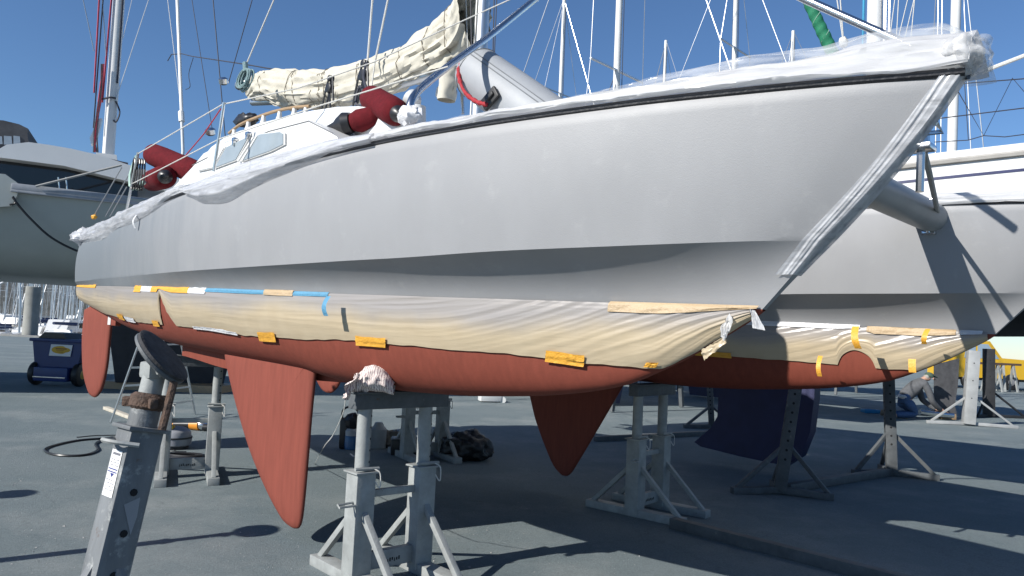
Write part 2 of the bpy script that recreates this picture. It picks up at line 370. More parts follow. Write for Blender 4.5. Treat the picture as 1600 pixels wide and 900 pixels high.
# ---- boats moored in the harbour
MOOR = []
def moored_proto(kind):
    L = 8.0
    t = thing('moored_boat', 'x', 'boat', (0, 0, 0))
    h = MB(); secs = []
    for i in range(13):
        u = i/12; x = -L/2+L*u; wd = 1.25*(1-max(0, (u-.45)/.55)**2.2)*(.82+.18*min(1, u*4)); fb = 1.0+.35*u*u
        secs.append([Vector((x, y*wd, z)) for y, z in ((-1, fb), (-.96, .5), (-.75, .0), (0, -.25), (.75, 0), (.96, .5), (1, fb))])
    for i in range(12):
        for j in range(6): h.add([secs[i][j], secs[i+1][j], secs[i+1][j+1], secs[i][j+1]], [(0, 1, 2, 3)])
    for i in range(12): h.add([secs[i][0], secs[i+1][0], secs[i+1][6], secs[i][6]], [(0, 1, 2, 3)])
    h.add(secs[0], [tuple(range(7))])
    h.build('hull', WHITE, t)
    c = MB(); c.prism([(-1.8, -.85, 1.05), (1.9, -.75, 1.15), (1.2, -.7, 1.62), (-1.4, -.78, 1.7)], (0, 1.6, 0)); cab = c.build('cabin', OFFW, t, smooth=False)
    c = MB(); c.box((-.2, -.83, 1.42), (2.0, .02, .2)); c.build('window', GLASSD, cab, smooth=False)
    if kind != 1:
        c = MB(); c.tube([(.6, 0, 1.2), (.6, 0, 11.5)], [.075, .05], 8); m = c.build('mast', ALU, t)
        c = MB(); c.bar((.6, -.75, 6.6), (.6, .75, 6.6), .05, .03); c.build('spreader', ALU, m, smooth=False)
        c = MB(); c.tube([(.5, 0, 2.2), (-2.9, 0, 2.25)], [.16, .12], 10); c.build('boom_cover', M('boom_navy', (.02, .04, .11), .8) if kind == 0 else M('boom_cream', (.6, .57, .5), .8), t)
        c = MB()
        for y in (-1, 1): c.tube([(.6, y*1.1, 1.15), (.6, y*.7, 6.6), (.6, 0, 11.3)], .012, 4)
        c.tube([(3.9, 0, 1.35), (.65, 0, 11.4)], .03, 5); c.build('rigging', WIRE, t)
    elif kind == 1:
        c = MB(); c.prism([(-2.6, -.9, 1.1), (1.1, -.9, 1.2), (.3, -.8, 2.6), (-2.2, -.85, 2.6)], (0, 1.75, 0)); wh = c.build('wheelhouse', WHITE, t, smooth=False)
        c = MB(); c.box((-1.0, -.9, 2.1), (1.9, .06, .5)); c.build('window', GLASSD, wh, smooth=False)
        c = MB(); c.tube([(-1.2, 0, 2.6), (-1.2, 0, 4.2)], .03, 6); c.build('aerial', ALU, t)
    return t
protos = [moored_proto(0), moored_proto(1), moored_proto(2)]
first = [True, True, True]
def moor(x, y, rz, kind, sc, label):
    p = protos[kind]
    if first[kind]: o = p; first[kind] = False
    else: o = copy_tree(p)
    o.location = (x, y, -1.1+.05); o.rotation_euler = (0, 0, rz); o.scale = (sc, sc, sc)
    tag(o, label, 'boat', 'boats moored in the harbour')
rnd = random.Random(3)
lab0 = 'white sailing yacht with dark boom cover moored in the harbour'; lab1 = 'white motor boat with wheelhouse moored in the harbour'
for row, y0 in enumerate((56, 62, 68.5, 76, 86, 98, 114, 134)):
    y = y0; nrow = 13 + row
    for i in range(nrow):
        px = -25+ (370+25)*(i+.5+rnd.uniform(-.3, .3))/nrow
        X = D(px, 500, y).x
        moor(X, y+rnd.uniform(-1, 1), rnd.choice([R(90), R(-90), R(75), R(-80)])+rnd.uniform(-.1, .1), rnd.choice([0, 0, 2, 2, 2, 1, 1]), rnd.uniform(.55, .9), '')
cnt = {}
for o in [o for o in COL.objects if o.name.startswith('moored_boat')]:
    
    nm = [c.data.materials[0].name for c in o.children if c.name.startswith('boom_cover')]
    o['label'] = lab1 if not nm else (lab0 if nm[0] == 'boom_navy' else 'white sailing yacht with cream boom cover moored in the harbour')
# the pile beside the quay
pc = D(47, 515, QUAY+1.3); q = MB(); q.lathe((pc.x, pc.y, -3.5), (0, 0, 1), [(0, .44), (3.3, .45), (3.32, .44), (6.0, .44), (6.65, .43), (6.68, .40)], 24)
solo(q, 'mooring_pile', M('weedy_concrete_pile', (.30, .30, .275), .9, var=.2, vscale=1.2, bump=.3, bscale=14, dirt=((.16, .15, .09), 1.2, .62)), 'thick round grey pile standing at the quay edge behind the blue cart', 'pile')

# ================================================================== CATAMARAN
WID = 3.05; FAR_DS = .25
CATL = 'grey catamaran with red antifouled hulls and fins, propped up for painting'
cat = thing('catamaran', CATL, 'catamaran', (0, 0, 0), True)
bS = tab([-6.1, -4, -2, 0, 1, 2, 2.6, 3.0, 3.27], [.20, .39, .54, .56, .52, .38, .24, .125, .022])
bC = tab([-6.2, -4, -2, 0, 1, 2, 2.5, 2.77], [.19, .38, .52, .535, .48, .31, .165, .045])
bW = tab([-6.3, -4, -2, 0, 1, 2, 2.51], [.13, .33, .39, .345, .24, .075, .016])
zS = tab([-6.06, -3.24, -2.2, -.54, .4, 1.1, 2.08, 3.27], [2.474, 2.634, 2.666, 2.688, 2.69, 2.68, 2.67, 2.652])
zC = tab([-6.2, .44, 1.36, 2.04, 2.77], [1.985, 1.995, 2.013, 2.023, 2.04])
zW = tab([-6.32, -2.22, -.81, .57, 1.45, 2.51], [1.934, 1.844, 1.811, 1.784, 1.772, 1.757])
zK = tab([-6.3, -5.6, -4.7, -3.86, -3.39, -2.47, -.95, -.6, .03, .51, 1.19, 1.49, 1.79, 2.03, 2.19, 2.33, 2.48, 2.51],
         [1.74, 1.631, 1.476, 1.383, 1.345, 1.307, 1.250, 1.215, 1.199, 1.212, 1.266, 1.307, 1.37, 1.468, 1.549, 1.631, 1.725, 1.75])
zP = tab([-6.2, -5.88, -4.78, -3.98, -3.07, -2.22, -1.25, -.49, .09, .85, 1.4, 1.66, 2.07], [1.75, 1.661, 1.601, 1.553, 1.536, 1.529, 1.495, 1.505, 1.512, 1.497, 1.490, 1.476, 1.468])
ends = {'S': (-6.06, 3.27), 'C': (-6.2, 2.77), 'W': (-6.3, 2.51)}
def smap(l, q): a, b = ends[l]; return a+(b-a)*q
def topside(q, v):                 # v: 0 waterline .. .35 chine .. 1 sheer ; returns s, half breadth, z
    sw, scn, ss = smap('W', q), smap('C', q), smap('S', q)
    if v <= .35:
        k = 1-v/.35; sharp = sst(-3.6, -.2, scn)                # k 0 at chine .. 1 at waterline
        b0, b1 = bC(scn), bW(sw); lin = b0+(b1-b0)*k; tuck = b1+(b0-b1)*(.72*(1-k)**2.2+.28*(1-k))
        return scn+(sw-scn)*k, lin+(tuck-lin)*sharp, zC(scn)+(zW(sw)-zC(scn))*k
    k = (v-.35)/.65; e = .91
    zt = zS(ss); zc = zC(scn); bs, bc = bS(ss), bC(scn)
    bulge = .022*math.sin(math.pi*min(1, k))*sst(3.2, 1.5, ss)
    b = bc+(bs-bc)*k+bulge
    if k > e: b -= .020*((k-e)/(1-e))*sst(0, .10, bs)            # tumblehome band under the strake
    sb = .03*math.sin(math.pi*k)*sst(.8, 1., q)                  # stem is slightly bowed
    return scn+(ss-scn)*k+sb, b, zc+(zt-zc)*k
VS = [0, .04, .08, .12, .16, .20, .235, .265, .29, .31, .325, .337, .345, .35, .37, .42, .5, .58, .66, .74, .82, .88, .915, .9415, .96, .98, 1.0]
QS = [i/90 for i in range(78)]+[78/90+(12/90)*i/24 for i in range(25)]
def bottom(s, ph):                 # ph 0 waterline .. 1 keel
    a = ph*math.pi/2; b = bW(s); zw, zk = zW(s), zK(s)
    return b*math.cos(a)**.85 if ph < 1 else 0.0, zw-(zw-zk)*math.sin(a)**.92
SSB = [-6.3+(2.2+6.3)*i/90 for i in range(90)]+[2.2+.31*i/24 for i in range(25)]
def bot_z(s, z):                   # half breadth of the bottom at height z
    lo, hi = 0., 1.
    for _ in range(24):
        m = (lo+hi)/2
        if bottom(s, m)[1] > z: lo = m
        else: hi = m
    return bottom(s, lo)[0], lo

def make_hull(nc, ds, lab):
    m = MB()
    for sg in (-1, 1):
        k = len(m.v)
        for q in QS:
            for v in VS:
                s, b, z = topside(q, v); m.v.append(Vector((s+ds, nc+sg*b, z)))
        nv = len(VS)
        for i in range(len(QS)-1):
            for j in range(nv-1): m.f.append((k+i*nv+j, k+(i+1)*nv+j, k+(i+1)*nv+j+1, k+i*nv+j+1)); m.mi.append(0)
    for j in range(len(VS)-1):
        a, b = topside(1, VS[j]), topside(1, VS[j+1]); m.add([(a[0]+ds, nc-a[1], a[2]), (a[0]+ds, nc+a[1], a[2]), (b[0]+ds, nc+b[1], b[2]), (b[0]+ds, nc-b[1], b[2])], [(0, 1, 2, 3)])
    # transom and deck
    tr = [topside(0, v) for v in VS]
    for j in range(len(VS)-1):
        a, b = tr[j], tr[j+1]; m.add([(a[0]+ds, nc-a[1], a[2]), (a[0]+ds, nc+a[1], a[2]), (b[0]+ds, nc+b[1], b[2]), (b[0]+ds, nc-b[1], b[2])], [(0, 1, 2, 3)])
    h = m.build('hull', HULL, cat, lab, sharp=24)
    m = MB()
    def dk(u, v):
        s, b, z = topside(u, 1.0); return (s+ds, nc+(2*v-1)*b, z-.002+.03*(1-(2*v-1)**2))
    m.grid(dk, 60, 6); m.build('deck', OFFW, h)
    m = MB()
    for sg in (-1, 1):
        k = len(m.v); nv = 13
        for s in SSB:
            for j in range(nv):
                b, z = bottom(s, j/(nv-1)); m.v.append(Vector((s+ds, nc+sg*b, z)))
        for i in range(len(SSB)-1):
            for j in range(nv-1): m.f.append((k+i*nv+j, k+(i+1)*nv+j, k+(i+1)*nv+j+1, k+i*nv+j+1)); m.mi.append(0)
    a = [bottom(-6.3, j/12) for j in range(13)]
    for j in range(12): m.add([(-6.3+ds, nc-a[j][0], a[j][1]), (-6.3+ds, nc+a[j][0], a[j][1]), (-6.3+ds, nc+a[j+1][0], a[j+1][1]), (-6.3+ds, nc-a[j+1][0], a[j+1][1])], [(0, 1, 2, 3)])
    m.build('antifouled_bottom', RED, h, 'red antifouling paint below the waterline')
    # skeg keel
    m = MB(); top = []; lo = []
    for i in range(31):
        s = -3.40+3.4*i/30; zb = 1.243+(1.180-1.243)*sst(-3.4, -2.3, s)+(.035)*sst(-1.4, 0, s); th = .045*sst(-3.45, -3.2, s)*sst(.02, -.5, s)+.004
        top.append((s, th, zK(s)+.05)); lo.append((s, th*.6, min(zb, zK(s)+.01)))
    for sg in (-1, 1):
        for i in range(30):
            p = [(top[i][0]+ds, nc+sg*top[i][1], top[i][2]), (top[i+1][0]+ds, nc+sg*top[i+1][1], top[i+1][2]), (lo[i+1][0]+ds, nc+sg*lo[i+1][1], lo[i+1][2]), (lo[i][0]+ds, nc+sg*lo[i][1], lo[i][2])]
            m.add(p, [(0, 1, 2, 3)])
    for i in range(30): m.add([(lo[i][0]+ds, nc-lo[i][1], lo[i][2]), (lo[i+1][0]+ds, nc-lo[i+1][1], lo[i+1][2]), (lo[i+1][0]+ds, nc+lo[i+1][1], lo[i+1][2]), (lo[i][0]+ds, nc+lo[i][1], lo[i][2])], [(0, 1, 2, 3)])
    m.add([(top[0][0]+ds, nc-top[0][1], top[0][2]), (top[0][0]+ds, nc+top[0][1], top[0][2]), (lo[0][0]+ds, nc+lo[0][1], lo[0][2]), (lo[0][0]+ds, nc-lo[0][1], lo[0][2])], [(0, 1, 2, 3)])
    m.build('skeg', RED, h)
    # rubbing strake along the sheer
    m = MB()
    for sg in (-1, 1):
        m.tube([(s+ds, nc+sg*(b+.004), z-.014) for s, b, z in (topside(u/80, 1.0) for u in range(81))], .017, 8)
    m.build('rubbing_strake', RUB, h)
    return h
hN = make_hull(0, 0, 'near grey hull with its bow towering over the yard')
hF = make_hull(WID, FAR_DS, 'far grey hull crossed by the shadow of the crossbeam')

def foil(outline, nc, thick, name, parent, mat, lab=None, cant=0.):
    # outline: (s,z) loop; inner loop is thick, edge is rounded
    o = spline([(a, 0, b) for a, b in outline]+[(outline[0][0], 0, outline[0][1])], 4)[:-1]
    c = Vector((sum(p.x for p in o)/len(o), 0, sum(p.z for p in o)/len(o))); zt = max(p.z for p in o); m = MB(); n = len(o)
    rings = []
    for f, th in ((1, 0.08), (.985, .45), (.93, .75), (.75, 1.), (.4, 1.)):
        rings.append((f, th))
    for sg in (-1, 1):
        k = len(m.v)
        for f, th in rings:
            for p in o:
                q = c+(p-c)*f; m.v.append(Vector((q.x, nc+sg*th*thick/2+cant*(zt-q.z), q.z)))
        for i in range(len(rings)-1):
            for j in range(n): m.f.append((k+i*n+j, k+i*n+(j+1) % n, k+(i+1)*n+(j+1) % n, k+(i+1)*n+j)); m.mi.append(0)
        m.f.append(tuple(k+(len(rings)-1)*n+j for j in range(n))); m.mi.append(0)
    k1 = len(m.v)//2
    for j in range(n): m.f.append((j, (j+1) % n, k1+(j+1) % n, k1+j)); m.mi.append(0)
    return m.build(name, mat, parent, lab, sharp=50)
fin = [(-2.27, 1.34), (-2.24, 1.27), (-2.146, 1.123), (-1.961, .873), (-1.699, .57), (-1.408, .318), (-1.18, .165), (-1.06, .12), (-.96, .118), (-.905, .164), (-.879, .388), (-.858, .94), (-.831, 1.36), (-.86, 1.42), (-1.6, 1.40), (-2.2, 1.38)]
foil(fin, -.11, .075, 'fin_keel', hN, REDF)
ffin = [(-1.66, 1.32), (-1.60, 1.12), (-1.519, .935), (-1.411, .673), (-1.182, .302), (-1.06, .195), (-1.0, .18), (-.94, .20), (-.86, .30), (-.579, .737), (-.328, 1.137), (-.22, 1.32), (-.5, 1.36), (-1.3, 1.36)]
foil(ffin, WID-.08, .075, 'fin_keel', hF, REDF)
rud = [(-6.36, 1.66), (-6.37, 1.40), (-6.34, 1.208), (-6.25, .95), (-6.15, .80), (-5.965, .655), (-5.80, .622), (-5.68, .65), (-5.545, .76), (-5.45, 1.0), (-5.43, 1.3), (-5.42, 1.58), (-5.5, 1.68), (-6.0, 1.72)]
foil(rud, 0, .07, 'rudder', hN, REDF)
foil([(a+FAR_DS, b) for a, b in rud], WID, .07, 'rudder', hF, REDF)
m = MB(); m.box((-5.30, 0, 1.54), (.22, .07, .12), bev=.02); m.build('rudder_bracket', REDF, hN)
m = MB(); m.prism([(-5.42, -.037, 1.49), (-5.33, -.037, 1.49), (-5.33, -.037, 1.60), (-5.42, -.037, 1.60)], (0, -.003, 0)); m.build('white_tag', OFFW, hN, smooth=False)

# ---- bridge deck, beams
m = MB(); pr = [(-5.0, 2.66), (.70, 2.70), (.80, 2.66), (.84, 2.5), (.78, 2.25), (.55, 2.05), (.1, 1.98), (-4.6, 1.98), (-5.0, 2.2)]
m.prism([(s, .22, z) for s, z in pr], (0, WID-.44, 0)); m.build('bridge_deck', OFFW, cat, sharp=30)
m = MB(); bz = 2.56; m.tube([(2.40, .05, bz), (2.42, 1.5, bz), (2.43, WID-.02, bz)], .105, 20); cb = m.build('crossbeam', M('beam_grey_primer', (.30, .32, .33), .45, var=.08, vscale=4), cat)
m = MB(); m.tube([(2.42, WID-.36, bz-.114), (2.42, WID-.36, bz+.114)], .012, 8)
m.box((2.42, WID-.36, bz+.112), (.09, .05, .03), bev=.008); m.box((2.42, WID-.33, bz-.112), (.09, .05, .03), bev=.008); m.build('beam_fitting', STEEL, cb)
# bowsprit bracket and bobstay legs between the bows
m = MB(); a = H(1440, 222, .9); b = H(1437, 300, .9)
m.tube([a+Vector((0, 0, .10)), b], .020, 8); m.tube([a+Vector((-.02, 0, .22)), a+Vector((0, 0, -.04))], .04, 10); m.box(a+Vector((0, 0, -.03)), (.11, .11, .03), bev=.008); m.build('centre_post', STEEL, cat)
m = MB(); m.tube([a, H(1452, 270, 1.4), H(1466, 335, WID-.42)], .016, 8); m.build('bridle_tube', GALV, cat)
m = MB(); m.tube([H(1438, 190, .5), H(1463, 192, .55), H(1472, 206, .6), H(1442, 209, .55)], .012, 6, close=True); m.build('bow_eye', STEEL, cat)

# ---- cabin
CN = -.16
m = MB(); pts = [(262, 302), (300, 262), (318, 240), (352, 222), (400, 206), (445, 195), (480, 187), (500, 196), (527, 214), (540, 245)]
P = [H(x, y, CN) for x, y in pts]; P = P+[Vector((P[-1].x, CN, 2.6)), Vector((P[0].x, CN, 2.5))]
m.prism(P, (0, WID-2*CN, 0)); trunk = m.build('cabin', WHITE, cat, sharp=25)
m = MB(); pts = [(305, 262), (330, 230), (352, 214), (400, 194), (440, 184), (487, 173), (527, 167), (560, 166), (600, 171), (640, 196), (650, 225)]
P = [H(x, y, .12) for x, y in pts]; P = P+[Vector((P[-1].x, .12, 2.6)), Vector((P[0].x, .12, 2.55))]
m.prism(P, (0, WID-.24, 0)); m.build('coachroof', WHITE, trunk, sharp=25)
GLW = M('grey_reflecting_window', (.33, .38, .41), .16, var=.08, vscale=5, spec=.7)
wins = [[(383, 251), (407, 211), (440, 207), (445, 210), (445, 226), (425, 236)], [(339, 262), (356, 231), (391, 214), (371, 250)], [(313, 267), (328, 246), (352, 232), (336, 262)]]
for k, wp in enumerate(wins):
    m = MB(); o = [H(x, y, CN-.004) for x, y in wp]; c = sum(o, Vector())/len(o)
    fr = [c+(p-c)*1.10 for p in o]
    m.prism(fr, (0, -.012, 0)); f = m.build('window', WINF, trunk, smooth=False)
    m = MB(); m.prism([p+Vector((0, -.0135, 0)) for p in o], (0, -.004, 0)); m.build('pane', GLW if k < 2 else OFFW, f, smooth=False)
m = MB()
for k in range(2):
    a = H(402-16*k*0, 212, CN-.02) if k == 0 else H(397, 213, CN-.02); b = H(378 if k == 0 else 372, 252, CN-.02)
    m.bar(a, b, .016, .02, bev=.004)
m.build('window_mullion', WINF, trunk)
m = MB()
for x, y in ((388, 209), (367, 218)): m = MB(); p = H(x, y, CN-.02); m.box(p, (.05, .04, .03), bev=.008); m.box(p+Vector((.0, -.012, -.03)), (.02, .02, .05), bev=.004); m.build('window_clip', STEEL, trunk)
m = MB(); hp = [H(x, y, .3) for x, y in ((358, 208), (375, 195), (400, 184), (430, 174), (460, 168), (484, 166))]
m.tube(spline(hp, 5), .015, 8); hr = m.build('wooden_handrail', WOOD, trunk)
m = MB()
for x, y in ((366, 205), (388, 193), (412, 183), (437, 177), (460, 172), (478, 171)):
    p = H(x, y, .3); m = MB(); m.lathe(p+Vector((0, 0, -.06)), (0, 0, 1), [(0, .035), (.03, .024), (.075, .018)], 10); m.build('handrail_foot', WHITE, hr)
m = MB(); m.tube([H(300, 258, CN-.003), H(352, 232, CN-.003), H(420, 205, CN-.003), H(482, 189, CN-.003), H(520, 208, CN-.003)], .0035, 4); m.build('trim_line', M('thin_dark_trim', (.2, .2, .21), .6), trunk)

# ---- stanchions, guard wires, A-frame tubes
def stick(name, a, b, r, mat, par=cat, seg=8, lab=None):
    m = MB(); m.tube([a, b], r, seg); return m.build(name, mat, par, lab)
stick('stanchion', H(350, 160, -.42), H(334, 268, -.42), .013, STEEL)
stick('stanchion', H(216, 238, -.33), H(197, 332, -.33), .014, STEEL)
m = MB(); m.tube([H(216, 240, -.33), H(348, 163, -.42), H(465, 138, -.1), H(584, 97, .3), H(700, 43, .6), H(800, -2, .8), H(900, -50, 1.0)], .0055, 6); m.build('guard_wire', WROPE, cat)
m = MB(); m.tube([H(205, 288, -.33), H(343, 217, -.42), H(500, 165, -.4), H(700, 104, -.25)], .005, 6); m.build('guard_wire', WROPE, cat)
m = MB(); m.tube(spline([H(638, 192, -.40), H(640, 172, -.40), H(646, 152, -.36), H(665, 132, -.20), H(700, 104, .15), H(770, 52, .75), H(850, -12, 1.3), H(930, -72, 1.5), H(985, -112, 1.5)], 5), .025, 12)
m.tube([H(985, -112, 1.5), H(1100, -75, 1.5), H(1260, 0, 1.5), H(1395, 60, 1.5), H(1425, 74, 1.5)], .026, 12); m.build('mast_raising_frame', STEEL, cat)
m = MB(); m.blob(H(640, 180, -.40), (.075, .05, .05), .5, 4, 18, 3); m.build('tube_wrapping', TAPEW, cat, sharp=60)
m = MB(); a = H(652, 175, .25); m.lathe(a+Vector((0, 0, -.12)), (0, 0, 1), [(0, .07), (.08, .065), (.16, .06)], 16); m.lathe(H(645, 160, .25)+Vector((.06, 0, -.02)), (-1, -.2, .7), [(0, .03), (.03, .055), (.09, .07), (.10, .05)], 16); m.build('cowl_vent', WHITE, cat)
m = MB(); m.lathe(H(712, 150, 1.9), (-.3, -.6, .05), [(0, .06), (.14, .07), (.2, .05)], 14); m.build('horn_cover', OFFW, cat)
stick('short_post', H(722, 140, 1.9), H(723, 178, 1.9), .02, STEEL)

# ---- mast, boom and the sail stowed on it
MN = 1.5
mx = H(752, 60, MN)
m = MB(); m.tube([(mx.x-.01, MN, 2.68), (mx.x, MN, 3.4), (mx.x+.03, MN, 9.5)], [.062, .062, .05], 20); mast = m.build('mast', ALU, cat)
m = MB(); m.tube([(mx.x-.055, MN-.03, 2.75), (mx.x-.02, MN-.035, 9.3)], .013, 6); m.build('sail_track', ALUW, mast)
for k, (x0, y0, x1, y1, n, mt, r) in enumerate([(772, 0, 770, 90, 1.45, DWIRE, .006), (776, 0, 772, 95, 1.4, DWIRE, .005), (735, -10, 738, 130, 1.42, DWIRE, .006), (728, 0, 733, 140, 1.40, WROPE, .005)]):
    a, b = H(x0, y0, n), H(x1, y1, n); stick('halyard', b, b+(a-b)*6, r, mt, cat, 5)
top = [(392, 152), (398, 135), (410, 117), (430, 114), (455, 114), (485, 115), (515, 113), (545, 107), (580, 96), (610, 87), (640, 73), (665, 58), (690, 40), (712, 20), (732, -4), (742, -30)]
bot = [(393, 156), (405, 157), (420, 156), (436, 160), (450, 166), (485, 166), (520, 162), (545, 157), (580, 148), (610, 140), (640, 128), (665, 116), (690, 108), (712, 100), (730, 88), (742, 60)]
NT = len(top); TS = spline([H(x, y, MN) for x, y in top], 9); BS = spline([H(x, y, MN) for x, y in bot], 9); m = MB(); nn = len(TS); seg = 44
def sailpt(u, v):
    i = u*(nn-1); i0 = int(min(i, nn-2)); f = i-i0; t = TS[i0].lerp(TS[i0+1], f); b = BS[i0].lerp(BS[i0+1], f); c = (t+b)/2; h = (t-b)/2
    a = 2*math.pi*v; w = .42*h.length+.06
    ca, sa = math.cos(a), math.sin(a)
    d = ridg(u*5-ca*1.1, ca*3.2, sa*3.2+u*3)*.17+nz(u*24, ca*3, sa*3)*.09+ridg(u*4+ca, ca*6, sa*6)*.10+ridg(u*14+ca*2, sa*2.5)*.05
    tie = .10*sum(math.exp(-((u-q)/.012)**2) for q in (.16, .30, .40, .53, .66, .78, .88))
    k = .90+d*1.35-tie
    if u < .02: k *= u/.02
    return c+h*ca*k+Vector((0, 1, 0))*sa*w*k
m.grid(sailpt, 340, 64); sail = m.build('furled_sail', CANVAS, cat, 'cream mainsail bundled and tied along the boom', sharp=70)
TIE = M('brown_sail_tie', (.24, .21, .165), .85, var=.2)
for q in (.16, .30, .31, .40, .405, .41, .53, .66, .78, .88):
    ph = random.uniform(0, 6); m = MB()
    m.tube([sailpt(clamp(q+.008*math.sin(ph+6.28*v/18)), v/18+.0001)*1.0+(sailpt(q, v/18)-sailpt(q, v/18+.5))*.03 for v in range(18)], .005, 5, close=True); m.build('sail_tie', TIE, sail)
for k in range(9):
    u0 = .33+.012*k; v0 = random.random(); m = MB(); m.tube([sailpt(u0+.05*i/9*math.sin(k), (.35+.03*i+v0*.2) % 1)+(sailpt(u0, .6)-sailpt(u0, .1))*.08 for i in range(8)], .004, 5); m.build('sail_tie', TIE, sail)
m = MB(); m.tube([H(395, 160, MN), H(560, 153, MN), H(735, 98, MN)], .045, 12); m.build('boom', ALU, cat)
m = MB(); a = H(702, 130, MN-.1)
m.grid(lambda u, v: a+Vector((.10*math.cos(6.283*v)*(1-.35*u)*(1+.25*nz(u*5, v*4))-.03*u, .09*math.sin(6.283*v)*(1+.2*nz(v*5, u*3)), .14-.30*u)), 24, 28); m.build('sail_tail', CANVAS, sail, sharp=70)
m = MB(); m.lathe(H(372, 135, MN), (1, 0, .05), [(0, .05), (.02, .06), (.2, .055), (.25, .03)], 14); m.build('boom_end', ALU, cat)

# ---- blocks, tackle and running rigging of the catamaran
def rope(name, pts, r, mat, par=cat, sm=0, seg=6):
    m = MB(); m.tube(spline(pts, sm) if sm else pts, r, seg); return m.build(name, mat, par)
def upto(x0, y0, x1, y1, n, ext=5.):
    a, b = H(x0, y0, n), H(x1, y1, n); return [b, b+(a-b)*ext]
rope('topping_lift', upto(582, 0, 574, 100, 1.2), .011, WROPE)
rope('topping_lift', upto(606, 0, 586, 96, 1.25), .011, WROPE)
rope('topping_lift', [H(586, 96, 1.25), H(580, 140, 1.2)], .008, WROPE)
for x0, y0, x1, y1, n, mt, r in [(300, 0, 332, 205, 2.0, DWIRE, .006), (333, 0, 352, 215, 1.8, DWIRE, .008), (394, 0, 357, 130, 1.3, DWIRE, .006), (428, 0, 383, 105, 1.3, WROPE, .009), (262, 0, 284, 178, 2.6, WROPE, .006)]:
    rope('backstay', upto(x0, y0, x1, y1, n), r, mt, seg=5)
rope('lashing_line', [H(262, 95, 2.6), H(268, 85, 2.6), H(284, 84, 2.6), H(300, 88, 2.5), H(380, 100, 2.0), H(460, 114, 1.5)], .009, DWIRE)
rope('lashing_line', [H(302, 90, 2.5), H(295, 115, 2.5), H(297, 135, 2.5), H(290, 140, 2.5)], .006, DWIRE, sm=4)
m = MB(); fb_ = H(286, 236, 2.6); m.tube([Vector((fb_.x+.02, 2.6, 2.64)), fb_, H(284, 185, 2.6)], .03, 10); m.tube([H(284, 190, 2.6), H(283, 175, 2.6)], .055, 10); m.tube([H(284, 180, 2.6), H(277, 0, 2.6), H(272, -130, 2.6)], .032, 10); m.build('furler_pole', ALUW, cat)
rope('red_line', [H(345, 170, -.1), H(318, 210, .1), H(290, 243, .1)], .006, M('red_line', (.4, .03, .05), .8))
for a, b in (((190, 262), (148, 335)), ((203, 270), (165, 338)), ((198, 292), (172, 338))): rope('stern_wire', [H(*a, -.15), H(*b, -.1)], .006, WIRE)
rope('stern_wire', [H(232, 240, -.3), H(60, 300, .6)], .007, WROPE) if False else None
def tackle(name, x, y, n, sc):
    m = MB(); c = H(x, y, n)
    m.lathe(c+Vector((0, -.025*sc, 0)), (0, 1, 0), [(0, .03*sc), (.005, .042*sc), (.045*sc, .042*sc), (.05*sc, .03*sc)], 16)
    m.lathe(c+Vector((.01, -.025*sc, .085*sc)), (0, 1, 0), [(0, .02*sc), (.005, .028*sc), (.045*sc, .028*sc), (.05*sc, .02*sc)], 14)
    m.tube(spline([c+Vector((-.02, 0, .1*sc)), c+Vector((-.07*sc, 0, -.03)), c+Vector((-.11*sc, 0, -.2*sc)), c+Vector((-.08*sc, .01, -.21*sc)), c+Vector((-.02*sc, .01, -.05*sc)), c+Vector((.03*sc, 0, .1*sc)), c+Vector((.06*sc, 0, -.05*sc)), c+Vector((.07*sc, 0, -.12*sc))], 5), .0085*sc, 6)
    m.tube([c+Vector((0, 0, -.03*sc)), c+Vector((.05*sc, 0, -.25*sc))], .009*sc, 6); m.build(name, BLACK, cat)
tackle('block_and_tackle', 515, 138, .4, 1.0); tackle('block_and_tackle', 568, 118, .9, 1.3)
rope('tackle_rope', spline([H(570, 150, .3), H(562, 135, .3), H(556, 160, .3), H(566, 165, .3), H(575, 150, .3), H(568, 120, .5), H(573, 98, .9)], 6), .012, DWIRE)
m = MB(); m.lathe(H(350, 133, 1.2), (.3, -.4, 1), [(0, .03), (.02, .06), (.08, .06), (.1, .03)], 14); m.build('winch', STEEL, cat); m = MB(); m.lathe(H(330, 212, .6), (.3, -.4, 1), [(0, .03), (.02, .06), (.07, .06), (.09, .03)], 14); m.build('winch', STEEL, cat)
m = MB(); m.blob(H(385, 188, .6), (.16, .08, .06), .5, 4, 20, 5); m.build('dark_tarpaulin', BLACK, cat, sharp=60)

